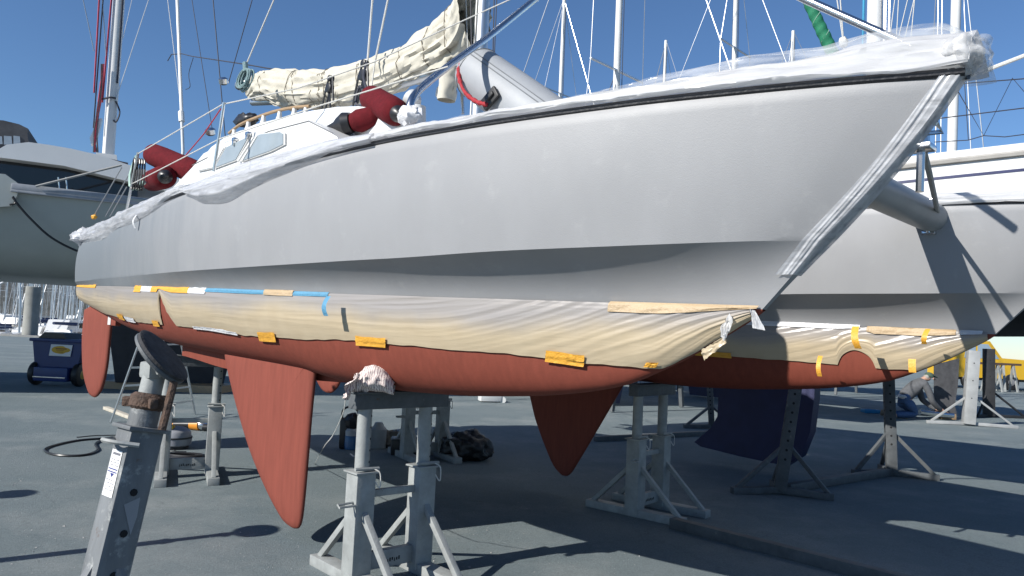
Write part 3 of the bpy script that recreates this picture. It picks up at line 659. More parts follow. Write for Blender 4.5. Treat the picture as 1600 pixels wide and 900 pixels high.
# ================================================================== MASKING PAPER AND FILM
def paper_mat():
    m = bpy.data.materials.new('masking_film_with_overspray'); m.use_nodes = True; t = m.node_tree; b = t.nodes['Principled BSDF']; L = t.links.new
    tc = t.nodes.new('ShaderNodeTexCoord')
    uv = t.nodes.new('ShaderNodeUVMap'); uv.uv_map = 'sheet'
    sp = t.nodes.new('ShaderNodeSeparateXYZ'); L(uv.outputs[0], sp.inputs[0])
    n = t.nodes.new('ShaderNodeTexNoise'); n.inputs['Scale'].default_value = 1.3; n.inputs['Detail'].default_value = 5; L(tc.outputs['Object'], n.inputs['Vector'])
    # grey primer overspray along the top edge of the sheet
    ad = t.nodes.new('ShaderNodeMath'); ad.operation = 'MULTIPLY_ADD'; ad.inputs[1].default_value = .8; L(n.outputs[0], ad.inputs[0])
    sb = t.nodes.new('ShaderNodeMath'); sb.operation = 'SUBTRACT'; L(sp.outputs[1], sb.inputs[0]); sb.inputs[1].default_value = .74; L(sb.outputs[0], ad.inputs[2])
    mr = t.nodes.new('ShaderNodeMapRange'); mr.inputs[1].default_value = .05; mr.inputs[2].default_value = .55; mr.inputs[3].default_value = 0; mr.inputs[4].default_value = .85; mr.interpolation_type = 'SMOOTHSTEP'; L(ad.outputs[0], mr.inputs[0])
    n2 = t.nodes.new('ShaderNodeTexNoise'); n2.inputs['Scale'].default_value = 7; n2.inputs['Detail'].default_value = 6; L(tc.outputs['Object'], n2.inputs['Vector'])
    cr = t.nodes.new('ShaderNodeValToRGB'); e = cr.color_ramp.elements; e[0].position = .3; e[1].position = .7; e[0].color = (.40, .325, .22, 1); e[1].color = (.43, .355, .245, 1); L(n2.outputs[0], cr.inputs[0])
    mx = t.nodes.new('ShaderNodeMix'); mx.data_type = 'RGBA'; mx.inputs[7].default_value = (.245, .235, .24, 1); L(mr.outputs[0], mx.inputs[0]); L(cr.outputs[0], mx.inputs[6]); L(mx.outputs[2], b.inputs['Base Color'])
    b.inputs['Roughness'].default_value = .30
    mp = t.nodes.new('ShaderNodeMapping'); mp.inputs['Scale'].default_value = (1.4, 4, 22); mp.inputs['Rotation'].default_value = (0, .10, 0); L(tc.outputs['Object'], mp.inputs[0])
    n3 = t.nodes.new('ShaderNodeTexNoise'); n3.inputs['Scale'].default_value = 1.6; n3.inputs['Detail'].default_value = 4; n3.inputs['Distortion'].default_value = .6; L(mp.outputs[0], n3.inputs['Vector'])
    bp = t.nodes.new('ShaderNodeBump'); bp.inputs['Strength'].default_value = .10; bp.inputs['Distance'].default_value = .02; L(n3.outputs[0], bp.inputs['Height']); L(bp.outputs[0], b.inputs['Normal'])
    return m
PAPER = paper_mat()
def zlow(s, seed=0.):
    z = max(zP(s), zK(s)+.004)
    if seed > 5: return z+.125*math.sqrt(max(0, 1-((s-1.62)/.125)**2))
    if 0 < seed: z += (zW(s)-z)*.93*sst(-3.13, -3.09, s)*(1-clamp((s+3.09)/.30)**.8)*(1+.15*nz(s*25))
    return z
def paper_pt(s, v, nc, ds, seed):          # v 1 top (waterline) .. 0 bottom
    z = zW(s)-(zW(s)-zlow(s, seed))*(1-v)+.012*v
    z += (.010*nz(s*2.3+seed)+.006*nz(s*9+seed))*(1-v)
    if z > zW(s): b = bW(s)+.001
    else: b, _ = bot_z(s, z)
    near_bow = sst(.2, 2.2, s)
    f = s*1.0
    w_ = v-.62*s*near_bow
    wr = ridg(f*.7+seed, w_*5)*.55*(.2+.8*v)+ridg(f*1.1+seed+9, w_*10)*.42*(.12+.88*v*v)+ridg(f*1.6+seed+3, w_*21)*.16*(.5*v**3+.7*near_bow)+.2*nz(s*7, v*2)
    amp = .0072*(.35+.65*sst(-.02, .25, v)*(1 if v < .9 else (1-v)/.1+.1))+.008*near_bow
    bag = .018*math.sin(math.pi*clamp(v))*(.6+.5*nz(s*1.1+seed))
    off = .010+wr*amp+bag
    return Vector((s+ds, nc-(b+off), z-off*.25))
def notch(s, v, seed):
    if seed < 5: return abs(s+2.98+.10*(v-.5)) < .10*(1.06-v)**.7*1.2 and v < .93 and s+2.98 > -.14
    return (s-1.62)**2/.018+((v-.0)/.42)**2 < 1
def make_paper(name, nc, ds, seed, label):
    m = MB(); NU, NV = 560, 60; s0, s1 = -6.27, 2.47; uvs = []
    for i in range(NU+1):
        s = s0+(s1-s0)*i/NU
        for j in range(NV+1): m.v.append(paper_pt(s, j/NV, nc, ds, seed)); uvs.append((i/NU, j/NV))
    for i in range(NU):
        for j in range(NV):
            a = i*(NV+1)+j; m.f.append((a, a+NV+1, a+NV+2, a+1)); m.mi.append(0)
    # strip wrapped round the stem
    me = bpy.data.meshes.new(name); base = Vector((0, nc, 1.5)); me.from_pydata([tuple(v-base) for v in m.v], [], m.f); me.materials.append(PAPER)
    ul = me.uv_layers.new(name='sheet')
    for lp in me.loops: ul.data[lp.index].uv = uvs[lp.vertex_index]
    me.shade_smooth(); o = bpy.data.objects.new(name, me); COL.objects.link(o); ROOT[o.name] = base; place(o, base, True); tag(o, label, 'masking paper', 'masking sheets taped along the waterlines'); return o
papN = make_paper('masking_paper', 0, 0, 1.0, 'beige masking sheet with grey overspray along the near hull')
papF = make_paper('masking_paper', WID, FAR_DS, 7.0, 'beige masking sheet taped along the far hull')
def tape(par, s0, s1, v0, v1, mat, nc=0, ds=0, seed=1., out=.006, name='tape_strip', curl=0., skew=0.):
    m = MB()
    def f(u, v):
        s = s0+(s1-s0)*u+skew*(v-.5); vv = v0+(v1-v0)*v; p = paper_pt(s, clamp(vv, 0, 1), nc, ds, seed)
        if vv < 0: b, _ = bot_z(s, max(zK(s)+.01, zlow(s)+vv*.3)); p = Vector((s+ds, nc-b-.008, zlow(s)+vv*.3))
        if vv > 1: p = Vector((p.x, nc-bW(s)-.006-.02*0, zW(s)+.012+(vv-1)*.28))
        p += Vector((0, -out-.003*ridg(u*4+s0*7, v*2)-curl*(1-v)**2-.004*abs(nz(u*8, v*3, s0)), 0)); return p
    m.grid(f, 22, 6); return m.build(name, mat, par, sharp=60)
for s0, s1, v0, v1, mt in [(-6.25, -5.25, .93, 1.06, TAPE), (-3.78, -3.58, .86, 1.05, TAPE), (-3.30, -2.42, .88, 1.07, TAPE), (-3.58, -3.30, .88, 1.05, TAPEW), (-2.42, -2.08, .88, 1.04, TAPEW),
                           (-2.1, -.32, .93, 1.02, TAPEB), (-1.13, -.74, .92, 1.04, TAPET), (1.78, 2.50, .86, 1.01, TAPET)]:
    tape(papN, s0, s1, v0, v1, mt, out=.004 if mt is TAPET or mt is TAPE else .002)
for s0, s1, v0, v1 in [(-1.27, -1.02, -.12, .10), (-.03, .26, -.10, .12), (1.42, 1.64, -.08, .14), (-3.36, -3.20, -.08, .10), (-4.45, -4.25, -.05, .14), (1.96, 2.02, .02, .10)]:
    tape(papN, s0, s1, v0, v1, TAPE, out=.009, skew=.02)
tape(papN, -2.4, -1.6, -.05, .04, TAPEW, out=.008, name='white_strip'); tape(papN, -4.2, -3.9, -.05, .10, TAPEW, out=.008, name='white_strip')
def flap(par, px, py, px2, py2, n, mat, wpx=.03, bend=.04, name='tape_flap'):
    a, b = H(px, py, n), H(px2, py2, n); d = b-a; x = Vector((1, 0, 0)); m = MB()
    m.grid(lambda u, v: a+d*u+x*(v-.5)*wpx*(1+.15*nz(u*4, px))+Vector((0, -bend*math.sin(u*2.6)-.012, 0)), 14, 4); return m.build(name, mat, par, sharp=60)
flap(papN, 516, 463, 516, 494, -.46, TAPEB, .05, .035)
flap(papF, 1338, 510, 1345, 545, WID-.44, TAPE, .05, .07); flap(papF, 1451, 514, 1447, 538, WID-.30, TAPE, .035, .06); flap(papF, 1426, 561, 1427, 582, WID-.17, TAPE, .05, .01); flap(papF, 1283, 556, 1284, 588, WID-.36, TAPE, .035, .05)
tape(papF, 1.7, 2.28, .86, 1.03, TAPET, WID, FAR_DS, 7., .008); tape(papF, -.05, 1.65, .93, 1.05, TAPEW, WID, FAR_DS, 7., .006); tape(papF, 2.3, 2.44, .86, 1.03, TAPEW, WID, FAR_DS, 7., .006)
tape(papF, .33, .66, -.06, .10, TAPE, WID, FAR_DS, 7., .008)
# crumpled ends of the sheet at the bow
m = MB()
c0 = H(1140, 512, -.05); m.grid(lambda u, v: c0+Vector((.055*(u-.5)*math.sin(math.pi*(.15+.7*v)), -.035+.012*ridg(u*4.3, v*2.1), .085*(v-.5)+.012*nz(v*4, u*2)+.045*(u-.5))), 22, 22); m.build('crumpled_film', PLWHITE, papN, sharp=80)
m = MB(); c1 = H(1178, 497, -.03); m.grid(lambda u, v: c1+Vector((.045*(u-.5)*(1.4-v)+.03*(1-v), -.02+.012*ridg(u*3.3, v*1.6), .085*(v-.5)-.01*u)), 16, 16); m.build('crumpled_film', PLWHITE, papN, sharp=80)
m = MB(); c2 = H(1118, 543, -.04); m.grid(lambda u, v: c2+Vector((.11*(u-.5)-.015*(v-.5), -.02+.010*ridg(u*2.1, v*2.3), .04*(v-.5)*(1.2-u*.6)+.075*(u-.5)+.006*nz(u*9))), 18, 14); m.build('torn_edge', PAPER, papN, sharp=80)

# ---- plastic sheeting over the decks
def sheet_edge(q, nc, ds):
    s, b, z = topside(q, 1.0); return s+ds, b, z
def qof(s): return (s-ends['S'][0])/(ends['S'][1]-ends['S'][0])
def plastic(s0, s1, prof, nc, ds, seed, nu=260, nv=34, amp=.027, fs=2.2):
    """prof(s) -> list of (outward from sheer edge, height above sheer) control points, from lower edge over the strake and inboard"""
    m = MB()
    def f(u, v):
        s = s0+(s1-s0)*u; q = clamp(qof(s)); ss, b, z = topside(q, 1.0); c = prof(s); t = v*(len(c)-1); i = int(min(t, len(c)-2)); k = t-i; k = k*k*(3-2*k)*.5+k*.5
        o = c[i][0]+(c[i+1][0]-c[i][0])*k; h = c[i][1]+(c[i+1][1]-c[i][1])*k
        wob = ridg(s*fs*.55+seed, v*5+s*.7)*.7+ridg(s*fs*1.1+seed, v*10-s*1.2)*.35+.22*nz(s*7+seed, v*4)
        e = amp*(1-.75*math.exp(-((v-.28)/.12)**2))
        ex = max(0, s-ends['S'][1])
        return Vector((s+ds, nc-(b+o+wob*e), z+h+wob*e*.8))
    m.grid(f, nu, nv); return m
rise = tab([-.4, .2, .6, 1.0, 1.6, 2.1, 2.45, 2.7, 2.95, 3.1, 3.3], [.02, .05, .055, .055, .055, .075, .095, .105, .14, .155, .15])
def prof_bow(s):
    h = rise(s); return [(.026, -.014), (.034, -.002), (.030, .014), (.012, .02+h*.25), (-.02, h*.55), (-.05, h*.8), (-.10, h), (-.18, h*.8), (-.30, .02)]
shN = thing('plastic_sheet', 'white and clear plastic sheet covering the near bow deck', 'plastic sheet', (1.5, 0, 2.6), True, 'plastic sheets protecting the decks')
plastic(-.1, 3.29, prof_bow, 0, 0, 2.).build('white_film', PLWHITE, shN, sharp=80)
rise2 = tab([.4, .9, 1.3, 1.9, 2.2, 2.5, 2.75, 2.95, 3.15, 3.32], [.03, .075, .07, .105, .14, .165, .165, .205, .215, .10])
def prof_clear(s):
    h = rise2(s); return [(-.02, .03), (-.05, h*.6), (-.09, h*.9), (-.14, h), (-.22, h*.85), (-.36, .03)]
plastic(.5, 3.30, prof_clear, 0, 0, 8., amp=.022).build('clear_film', PLCLEAR, shN, sharp=80)
m = MB(); cb = H(1492, 82, -.02)
m.blob(cb+Vector((.01, .05, .0)), (.065, .09, .062), .32, 1.9, 44, 2); m.build('bow_bundle', PLWHITE, shN, sharp=80)
m = MB(); m.blob(cb+Vector((.05, .05, -.005)), (.055, .09, .06), .45, 2.0, 40, 6); m.build('loose_bundle_film', PLCLEAR, shN, sharp=80)
# film bandaged down the stem
m = MB()
def stemf(u, v):
    vv = .18+.82*u; wq = .075/(ends['S'][1]-ends['S'][0])*(1-.12*u); 
    if v <= .7:
        q = 1-wq*(1-v/.7); s, b, z = topside(q, vv); sg = -1; e = .010+.005*ridg(u*1.1+v*2, v*4+u*1.2)+.003*nz(u*7, v*3)
        return Vector((s+e*.5, -(b+e), z))
    q = 1-wq*((v-.7)/.3)*.8; s, b, z = topside(q, vv); return Vector((s+.016, b+.010, z))
m.grid(stemf, 120, 26); m.build('stem_wrap', PLMID, shN, sharp=80)
hang = tab([-2.35, -2.1, -1.85, -1.5, -1.1, -.7, -.3, .1, .4], [.02, .10, .17, .20, .14, .09, .05, .03, .02])
risem = tab([-2.4, -1.9, -1.4, -.9, -.4, .1, .5], [.02, .05, .08, .085, .075, .06, .04])
shM = thing('plastic_sheet', 'milky plastic sheet drooping below the rail beside the cabin windows', 'plastic sheet', (-1, -.5, 2.4), True, 'plastic sheets protecting the decks')
def prof_mid(s):
    g, h = hang(s), risem(s); return [(.03, -g), (.055+g*.2, -g*.7), (.07+g*.15, -g*.3), (.055, .0), (.035, h*.5), (0, h*.9), (-.05, h), (-.16, h*.5)]
plastic(-2.3, .35, prof_mid, 0, 0, 4., 200, 34, .016, 2.0).build('milky_film', PLMID, shM, sharp=80)
shA = thing('plastic_sheet', 'crumpled plastic sheet taped round the near hull stern corner', 'plastic sheet', (-5, -.3, 2.4), True, 'plastic sheets protecting the decks')
hang2 = tab([-6.1, -5.6, -4.9, -4.3, -3.7, -3.2, -2.6, -2.4], [.02, .08, .14, .10, .12, .10, .03, .01])
def prof_aft(s):
    g = hang2(s); h = .11-.06*sst(-5., -3., s); return [(.02, -g), (.05, -g*.6), (.06, -g*.2), (.05, .02), (.01, h*.8), (-.05, h), (-.14, h*.4)]
plastic(-6.06, -2.35, prof_aft, 0, 0, 6., 220, 30, .022, 1.7).build('milky_film', PLMID, shA, sharp=80)
m = MB(); m.blob(Vector((-6.08, -.12, 2.52)), (.16, .16, .09), .5, 2.4, 30, 9); m.build('stern_bundle', PLMID, shA, sharp=80)
m = MB(); m.blob(H(147, 339, -.1), (.04, .03, .025), .4, 3, 14, 2); m.build('tape_tab', TAPE, shA)
m = MB(); a = H(222, 340, -.42); m.grid(lambda u, v: a+Vector((.035*(v-.5), -.05-.03*math.sin(u*3), -.13*u+.02)), 10, 3); m.build('hanging_strip', TAPEW, shA)
shF = thing('plastic_sheet', 'white plastic sheet crumpled along the far hull deck edge', 'plastic sheet', (2, WID, 2.6), True, 'plastic sheets protecting the decks')
def prof_far(s): h = .045; return [(.02, -.03), (.034, -.004), (.03, .015), (.0, h), (-.06, h*1.3), (-.2, h)]
plastic(.6, 3.28, prof_far, WID, FAR_DS, 3., 160, 24, .016).build('white_film', PLWHITE, shF, sharp=80)

# ================================================================== FENDERS, COILS, DINGHY
def fender(a, b, r, label, cap=1.):
    a = Vector(a); b = Vector(b); L = (b-a).length; d = (b-a).normalized()
    t = thing('fender', label, 'fender', (a+b)/2-Vector((0, 0, r)), True, 'red covered fenders')
    m = MB(); m.lathe(a, d, [(0, r*.55), (.02, r*.8), (.06, r*.98), (L*.25, r*1.02), (L*.5, r), (L*.75, r*1.02), (L-.06, r*.98), (L-.02, r*.8), (L, r*.55)], 28)
    bd = m.build('cover', REDFEN, t)
    for p, e in ((a, -d), (b, d)):
        m = MB(); m.lathe(p-e*.01, e, [(0, r*.62*min(cap, 1.45)), (.03*cap, r*.55*cap), (.06*cap, r*.36*cap), (.075*cap, r*.22*cap), (.11*cap, r*.2), (.115*cap, r*.1)], 20); m.build('end_cap', BLACK, t)
    return t
fender(H(236, 240, .1), H(312, 272, .25), .125, 'red fender lying highest on the aft deck, its black end towards the stern')
f2 = fender(H(258, 276, -.02), H(237, 283, .38), .125, 'red fender seen end-on with a mint strap round it')
f2b = f2
f3 = fender(H(548, 192, .05), H(600, 180, .18), .085, 'red fender lying low on the side deck with a bulky black end', 1.9)
f4 = fender(H(578, 152, .25), H(622, 178, .05), .10, 'red fender propped above the other one ahead of the cabin')
m = MB(); c = H(228, 275, .02)
m.tube([c+Vector((.02, -.14, .12)), c+Vector((0, -.16, -.02)), c+Vector((.05, -.17, -.14)), c+Vector((.22, -.16, -.19)), c+Vector((.32, -.12, -.12))], .022, 8)
m.tube(spline([c+Vector((-.06, -.1, .22)), c+Vector((-.10, -.1, 0)), c+Vector((-.08, -.1, -.16)), c+Vector((-.03, -.11, -.02)), c+Vector((-.05, -.1, .2))], 5), .013, 6)
solo(m, 'strap_coil', MINT, 'mint green strap looped round the fender by the stern stanchion', 'strap', True)
m = MB()
for k in range(12):
    c = H(384+random.uniform(-3, 3), 108, .95); w_ = random.uniform(.07, .14); h_ = random.uniform(.19, .30); ph = random.uniform(-.5, .5)
    m.tube([c+Vector((w_*math.sin(t*6.283/20)*(1 if t < 10 else 1)+.02*ph, .03*math.sin(k)+.02*math.cos(t*.3), -h_/2+h_/2*math.cos(t*6.283/20)*1.0)) for t in range(20)], .0085, 6, close=True)
m.tube([H(383, 98, .95), H(384, 112, .95)], .03, 8)
solo(m, 'rope_coil', TEAL, 'faded teal rope coiled and hung by the boom end', 'rope')
bpy.data.objects['rope_coil'].location = CW(*ROOT['rope_coil']); bpy.data.objects['rope_coil'].rotation_euler = (0, 0, -TH)
m = MB(); c = H(215, 248, -.3)
for k in range(5):
    m.tube([c+Vector((.04*math.sin(t*.52)+.01*k, .02*k-.03, -.16+.16*math.cos(t*.52))) for t in range(12)], .009, 6, close=True)
solo(m, 'rope_hank', BLACK, 'black rope hanked on the stern stanchion top', 'rope', True)

# dinghy on the foredeck
dn = thing('inflatable_dinghy', 'grey inflatable dinghy tipped up on the foredeck with a red grab rope', 'dinghy', (1.3, 1.0, 2.6), True)
a = H(746, 114, .75); b = H(909, 234, .75); d = (b-a).normalized(); L = (b-a).length; r = .198
def dtube(off, name):
    m = MB(); m.lathe(a+off, d, [(-.075, r*.25), (-.07, r*.55), (-.055, r*.78), (-.03, r*.92), (0, r*.985), (.04, r), (L*.5, r*1.02), (L, r)], 40); return m.build(name, DING, dn, sharp=60)
t1 = dtube(Vector((0, 0, 0)), 'tube'); dtube(Vector((.05, .95, -.30)), 'tube')
def seam(k):
    ref = Vector((0, 0, 1)); x = d.cross(ref).normalized(); y = d.cross(x); rr = r*1.012
    return [a+d*t*L/20+(x*math.cos(k)+y*math.sin(k))*rr*(.985 if t == 0 else 1.005) for t in range(21)]
m = MB()
for k in (-.62, -.78): m.tube(seam(k), .0045, 5)
m.build('seam_line', DINGD, t1)
m = MB(); ref = Vector((0, 0, 1)); x = d.cross(ref).normalized(); y = d.cross(x)
m.tube([a+d*.02+(x*math.cos(j*.2)+y*math.sin(j*.2))*r*1.0 for j in range(32)], .005, 5, close=True); m.build('end_seam', DINGD, t1)
pp = H(766, 154, .525); m = MB(); m.box(pp, (.16, .03, .10), Matrix.Rotation(-.6, 3, 'Y') , bev=.012); m.box(pp+Vector((.02, -.02, .01)), (.07, .03, .03), Matrix.Rotation(-.6, 3, 'Y'), bev=.008); m.build('handle_patch', PATCH, t1)
rp = spline([H(727, 92, .6), H(717, 108, .56), H(719, 128, .54), H(728, 146, .52), H(745, 159, .51), H(762, 164, .51)], 8)
m = MB(); n_ = len(rp)
m.tube(rp, [.016*(1+.22*math.sin(i*1.7)) if not 16 < i < 24 else .012 for i in range(n_)], 10); m.build('red_grab_rope', REDROPE, dn, sharp=70)
m = MB(); e = d*.25; m.prism([a+e+Vector((0, .1, 0)), a+e+Vector((.25, .85, -.05)), b+Vector((.25, .85, -.05)), b+Vector((0, .1, 0))], (.03, 0, .04)); m.build('floor', DINGD, dn, smooth=False)

# ================================================================== STANDS AND PROPS
def holes(m, p0, p1, n, r, nrm):
    nrm = Vector(nrm)
    for i in range(n):
        p = Vector(p0).lerp(Vector(p1), (i+.5)/n); m.lathe(p-nrm*.004, nrm, [(0, r), (.006, r), (.0062, r*.6)], 8)
def make_trestle():
    t = thing('boat_trestle', 'x', 'boat stand', (0, 0, 0))
    sp = .235
    for sg in (-1, 1):
        x = sg*sp; m = MB(); m.box((x, 0, .36), (.135, .135, .66), bev=.008); po = m.build('lower_post', GALV, t)
        m = MB(); m.box((x, 0, .694), (.165, .165, .012), bev=.003); m.tube([(x-.08, -.055, .72), (x+.09, -.055, .715)], .012, 6); m.build('collar', GALV, po)
        m = MB(); m.tube([(x, 0, .69), (x, 0, 1.10)], .046, 18); up = m.build('upper_post', GALV, t)
        m = MB()
        holes(m, (x+.0445*.64, -.0445*.77, .72), (x+.0445*.64, -.0445*.77, 1.08), 5, .008, (.64, -.77, 0)); m.build('adjustment_holes', HOLE, up)['kind'] = 'stuff'
        m = MB(); m.box((x, 0, .035), (.11, 1.0, .07), bev=.006); m.build('foot', GALV, t)
        for yy in (-1, 1):
            m = MB(); m.bar((x, yy*.45, .06), (x, yy*.055, .44), .04, .04, bev=.004); m.build('brace', GALV, t)
        m = MB(); m.tube(spline([(x+.05, -.06, .715), (x+.08, -.09, .69), (x+.085, -.085, .60), (x+.06, -.065, .64)], 5), .004, 5); m.build('pin_lanyard', WROPE, po)
    m = MB(); m.box((0, 0, .13), (.36, .05, .11), bev=.004); br = m.build('base_rail', GALV, t)
    m = MB()
    for i in range(9): m.box((-.07+.017*i, -.0262, .115+.004*(i % 3)), (.009 if i % 3 else .005, .0016, .018 if i % 2 else .023))
    m.build('stencil_mark', HOLE, br, smooth=False)['kind'] = 'stuff'
    m = MB(); m.box((0, 0, .55), (.36, .035, .045), bev=.004); m.build('tie_bar', GALV, t)
    m = MB(); m.box((-.30, -.03, .50), (.012, .02, .012)); m.tube([(-.28, -.06, .50), (-.42, -.075, .505), (-.42, -.05, .515), (-.28, -.03, .515)], .008, 6); m.build('handle', GALV, t)
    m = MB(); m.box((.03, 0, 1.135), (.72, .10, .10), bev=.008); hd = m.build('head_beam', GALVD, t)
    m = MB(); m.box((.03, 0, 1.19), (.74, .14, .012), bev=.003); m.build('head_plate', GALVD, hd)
    return t
tr = make_trestle()
def put(o, x, y, rz, label, sz=1., grp='trestle stands under the catamaran'):
    o.location = (x, y, 0); o.rotation_euler = (0, 0, rz); o.scale = (1, 1, sz); o['label'] = label; o['group'] = grp
def mid(a, b): p = (G(*a)+G(*b))/2; return p.x, p.y, math.atan2(G(*b).y-G(*a).y, G(*b).x-G(*a).x)
x, y, rz = mid((566, 908), (642, 896)); put(tr, x, y, R(42), 'grey steel trestle with a rag on top, holding up the near hull amidships')
x, y, rz = mid((247, 748), (333, 742)); o = copy_tree(tr); put(o, x, y, R(24), 'grey steel trestle under the near hull stern, beside the tools', 1.03)
x, y, rz = mid((980, 808), (1040, 792)); o = copy_tree(tr); put(o, x, y, R(50), 'shaded steel trestle under the far hull, behind the near bow', 1.0)
o = copy_tree(tr); p = G(600, 715); p = CW(-3.4, 3.1, 0); put(o, p.x, p.y, R(30), 'shaded steel trestle under the far hull stern, beyond the near trestle', 1.03)
m = MB(); a, b = G(1050, 825), G(1345, 902); m.bar(a+Vector((0, 0, .045)), b+(b-a)*.35+Vector((0, 0, .045)), .09, .09, bev=.006)
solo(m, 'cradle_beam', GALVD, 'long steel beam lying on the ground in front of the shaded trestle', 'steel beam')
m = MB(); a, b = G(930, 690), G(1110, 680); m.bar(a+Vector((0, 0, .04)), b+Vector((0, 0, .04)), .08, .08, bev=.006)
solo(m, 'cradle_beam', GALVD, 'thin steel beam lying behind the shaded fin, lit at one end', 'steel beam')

def make_prop(name, label, lean, top, mat, tube_w=.10, rotz=0., pad=True, collar=.78, nh=5, pos=(0, 0), grp='single post props', white=False, padt=None, braceh=.42, padr=1.):
    """post leaning along local +x by tan(lean); stands on three splayed legs"""
    t = thing(name, label, 'boat stand', (0, 0, 0), group=grp)
    ax = Vector((lean, 0, 1)); P = lambda z: ax*z
    zc = top*collar; m = MB(); m.bar(P(.06), P(zc), tube_w, tube_w, up=(0, 1, 0), bev=.007); lo = m.build('lower_post', mat, t)
    m = MB(); m.bar(P(zc-.006), P(zc+.006), tube_w*1.25, tube_w*1.25, up=(0, 1, 0), bev=.003); m.build('collar', mat, lo)
    m = MB(); m.tube([P(zc-.02), P(top-.10)], tube_w*.43, 18); m.build('upper_post', mat, t)
    d = ax.normalized(); nrm = Vector((1, 0, -lean)).normalized(); side = Vector((0, -1, 0))
    m = MB(); holes(m, P(.12)+side*(tube_w/2+.0005), P(zc-.12)+side*(tube_w/2+.0005), nh, .011, side); m.build('adjustment_holes', HOLE, lo)['kind'] = 'stuff'
    for k in range(3):
        an = R(180+120*k); f = Vector((math.cos(an)*.42, math.sin(an)*.42, .02)); m = MB(); m.bar(P(.05), f, .06, .05, bev=.005); m.build('foot', mat, t)
        m = MB(); m.bar(f*.85+Vector((0, 0, .02)), P(braceh), .035, .035, bev=.004); m.build('brace', mat, t)
    if pad:
        m = MB(); m.lathe(P(top-.12), d, [(0, tube_w*.42), (.01, tube_w*.52), (.04, tube_w*.52), (.05, tube_w*.40)], 12)
        for k in range(3): an = R(120*k+20); m.bar(P(top-.095), P(top-.095)+Vector((math.cos(an), math.sin(an), 0))*tube_w*.72, .024, .03, bev=.006)
        m.build('screw_nut', RUST, t)
        m = MB(); m.tube([P(top-.07), P(top+.02)], tube_w*.33, 14); m.box(P(top+.0), (.07, .07, .05), bev=.01); m.lathe(P(top)+Vector((0, -.05, 0)), (0, 1, 0), [(0, .018), (.1, .018)], 10); m.build('swivel_head', GALV, t)
        pd = Vector(padt or (.62, -.35, .70)).normalized(); m = MB(); m.lathe(P(top+.03)+pd*.0, pd, [(0, .092*padr), (.004, .098*padr), (.012, .098*padr), (.015, .094*padr)], 28); pl = m.build('pad', GALVD, t)
        m = MB(); m.lathe(P(top+.03)+pd*.0145, pd, [(0, .096*padr), (.010, .098*padr), (.014, .086*padr)], 28); m.build('carpet_facing', M('dirty_grey_carpet', (.05, .05, .054), .95, var=.4, vscale=30, bump=.25, bscale=120), pl)
    t.location = (pos[0], pos[1], 0); t.rotation_euler = (0, 0, rotz); return t
# foreground prop, top seen at pixel (250, 562) about 2.3 m away
PROPM = M('scuffed_galvanised_steel', (.17, .18, .188), .6, .1, var=.3, vscale=10, bump=.2, bscale=40, stretch=(1, 1, .25), dirt=((.36, .37, .36), 16, .56), rust=True)
tp = D(243, 578, 2.30); rz = R(50); ln = .17
base = tp-Vector((math.cos(rz), math.sin(rz), 0))*ln*(tp.z)
fp = make_prop('boat_prop', 'weathered leaning prop with tilted round pad and white sticker, closest to the camera', ln, tp.z, PROPM, .098, rz, pos=(base.x, base.y), collar=.88, nh=9, grp='leaning props with round pads', braceh=.97, padt=tuple(Matrix.Rotation(-rz, 3, 'Z') @ Vector((.74, .06, .67))))
MWi = Matrix.Translation((base.x, base.y, 0)) @ Matrix.Rotation(rz, 4, 'Z')
# sticker on its lit face (local -x face)
axl = Vector((ln, 0, 1)).normalized(); nl = Vector((-1, 0, ln)).normalized(); sy = Vector((0, 1, 0))
def face_pt(z, y, out): return Vector((ln, 0, 1))*z+nl*(.049+out)+sy*y
m = MB(); z0, z1 = 1.07, 1.20; m.add([face_pt(z0, -.032, .002), face_pt(z0, .034, .002), face_pt(z1, .036, .002), face_pt(z1, -.030, .002)], [(0, 1, 2, 3)]); st = m.build('sticker', M('white_sticker', (.82, .82, .82), .4, var=.03), fp, 'white paper sticker with blue rules', smooth=False)
m = MB()
for zz, hh in ((1.145, .003), (1.137, .003)): m.add([face_pt(zz, -.026, .003), face_pt(zz, .030, .003), face_pt(zz+hh, .030, .003), face_pt(zz+hh, -.026, .003)], [(0, 1, 2, 3)])
m.add([face_pt(1.124, .0, .003), face_pt(1.135, -.012, .003), face_pt(1.135, .012, .003)], [(0, 1, 2)]); m.build('blue_print', M('blue_ink', (.03, .04, .22), .5), st, smooth=False)
m = MB()
for i in range(7): y0 = -.022+.007*i; m.add([face_pt(1.186, y0, .003), face_pt(1.186, y0+.005, .003), face_pt(1.193, y0+.005, .003), face_pt(1.193, y0, .003)], [(0, 1, 2, 3)])
for k, zz in enumerate((1.172, 1.164, 1.156, 1.115, 1.106, 1.097, 1.088)):
    for i in range(4): y0 = -.024+.014*i; m.add([face_pt(zz, y0, .003), face_pt(zz, y0+.010-.004*((i+k) % 2), .003), face_pt(zz+.0022, y0+.010-.004*((i+k) % 2), .003), face_pt(zz+.0022, y0, .003)], [(0, 1, 2, 3)])
m.build('small_print', M('grey_ink', (.22, .22, .25), .6), st, smooth=False)
m = MB(); q0 = face_pt(1.225, 0, .0); m.tube(spline([q0+sy*.06+nl*-.03, q0+nl*.03+sy*.03, q0+nl*.05, q0+nl*.035-sy*.04, q0-nl*.02-sy*.075], 5), .007, 6); m.build('locking_handle', GALV, fp)
m = MB(); q0 = Vector((ln, 0, 1))*1.0-sy*.0505; m.add([q0+Vector((-.01, 0, .06)), q0+Vector((.035, 0, .075)), q0+Vector((.03, 0, .02)), q0+Vector((.015, 0, -.03))], [(0, 1, 2, 3)]); m.build('torn_label', M('dull_torn_label', (.30, .31, .33), .6), fp, smooth=False)
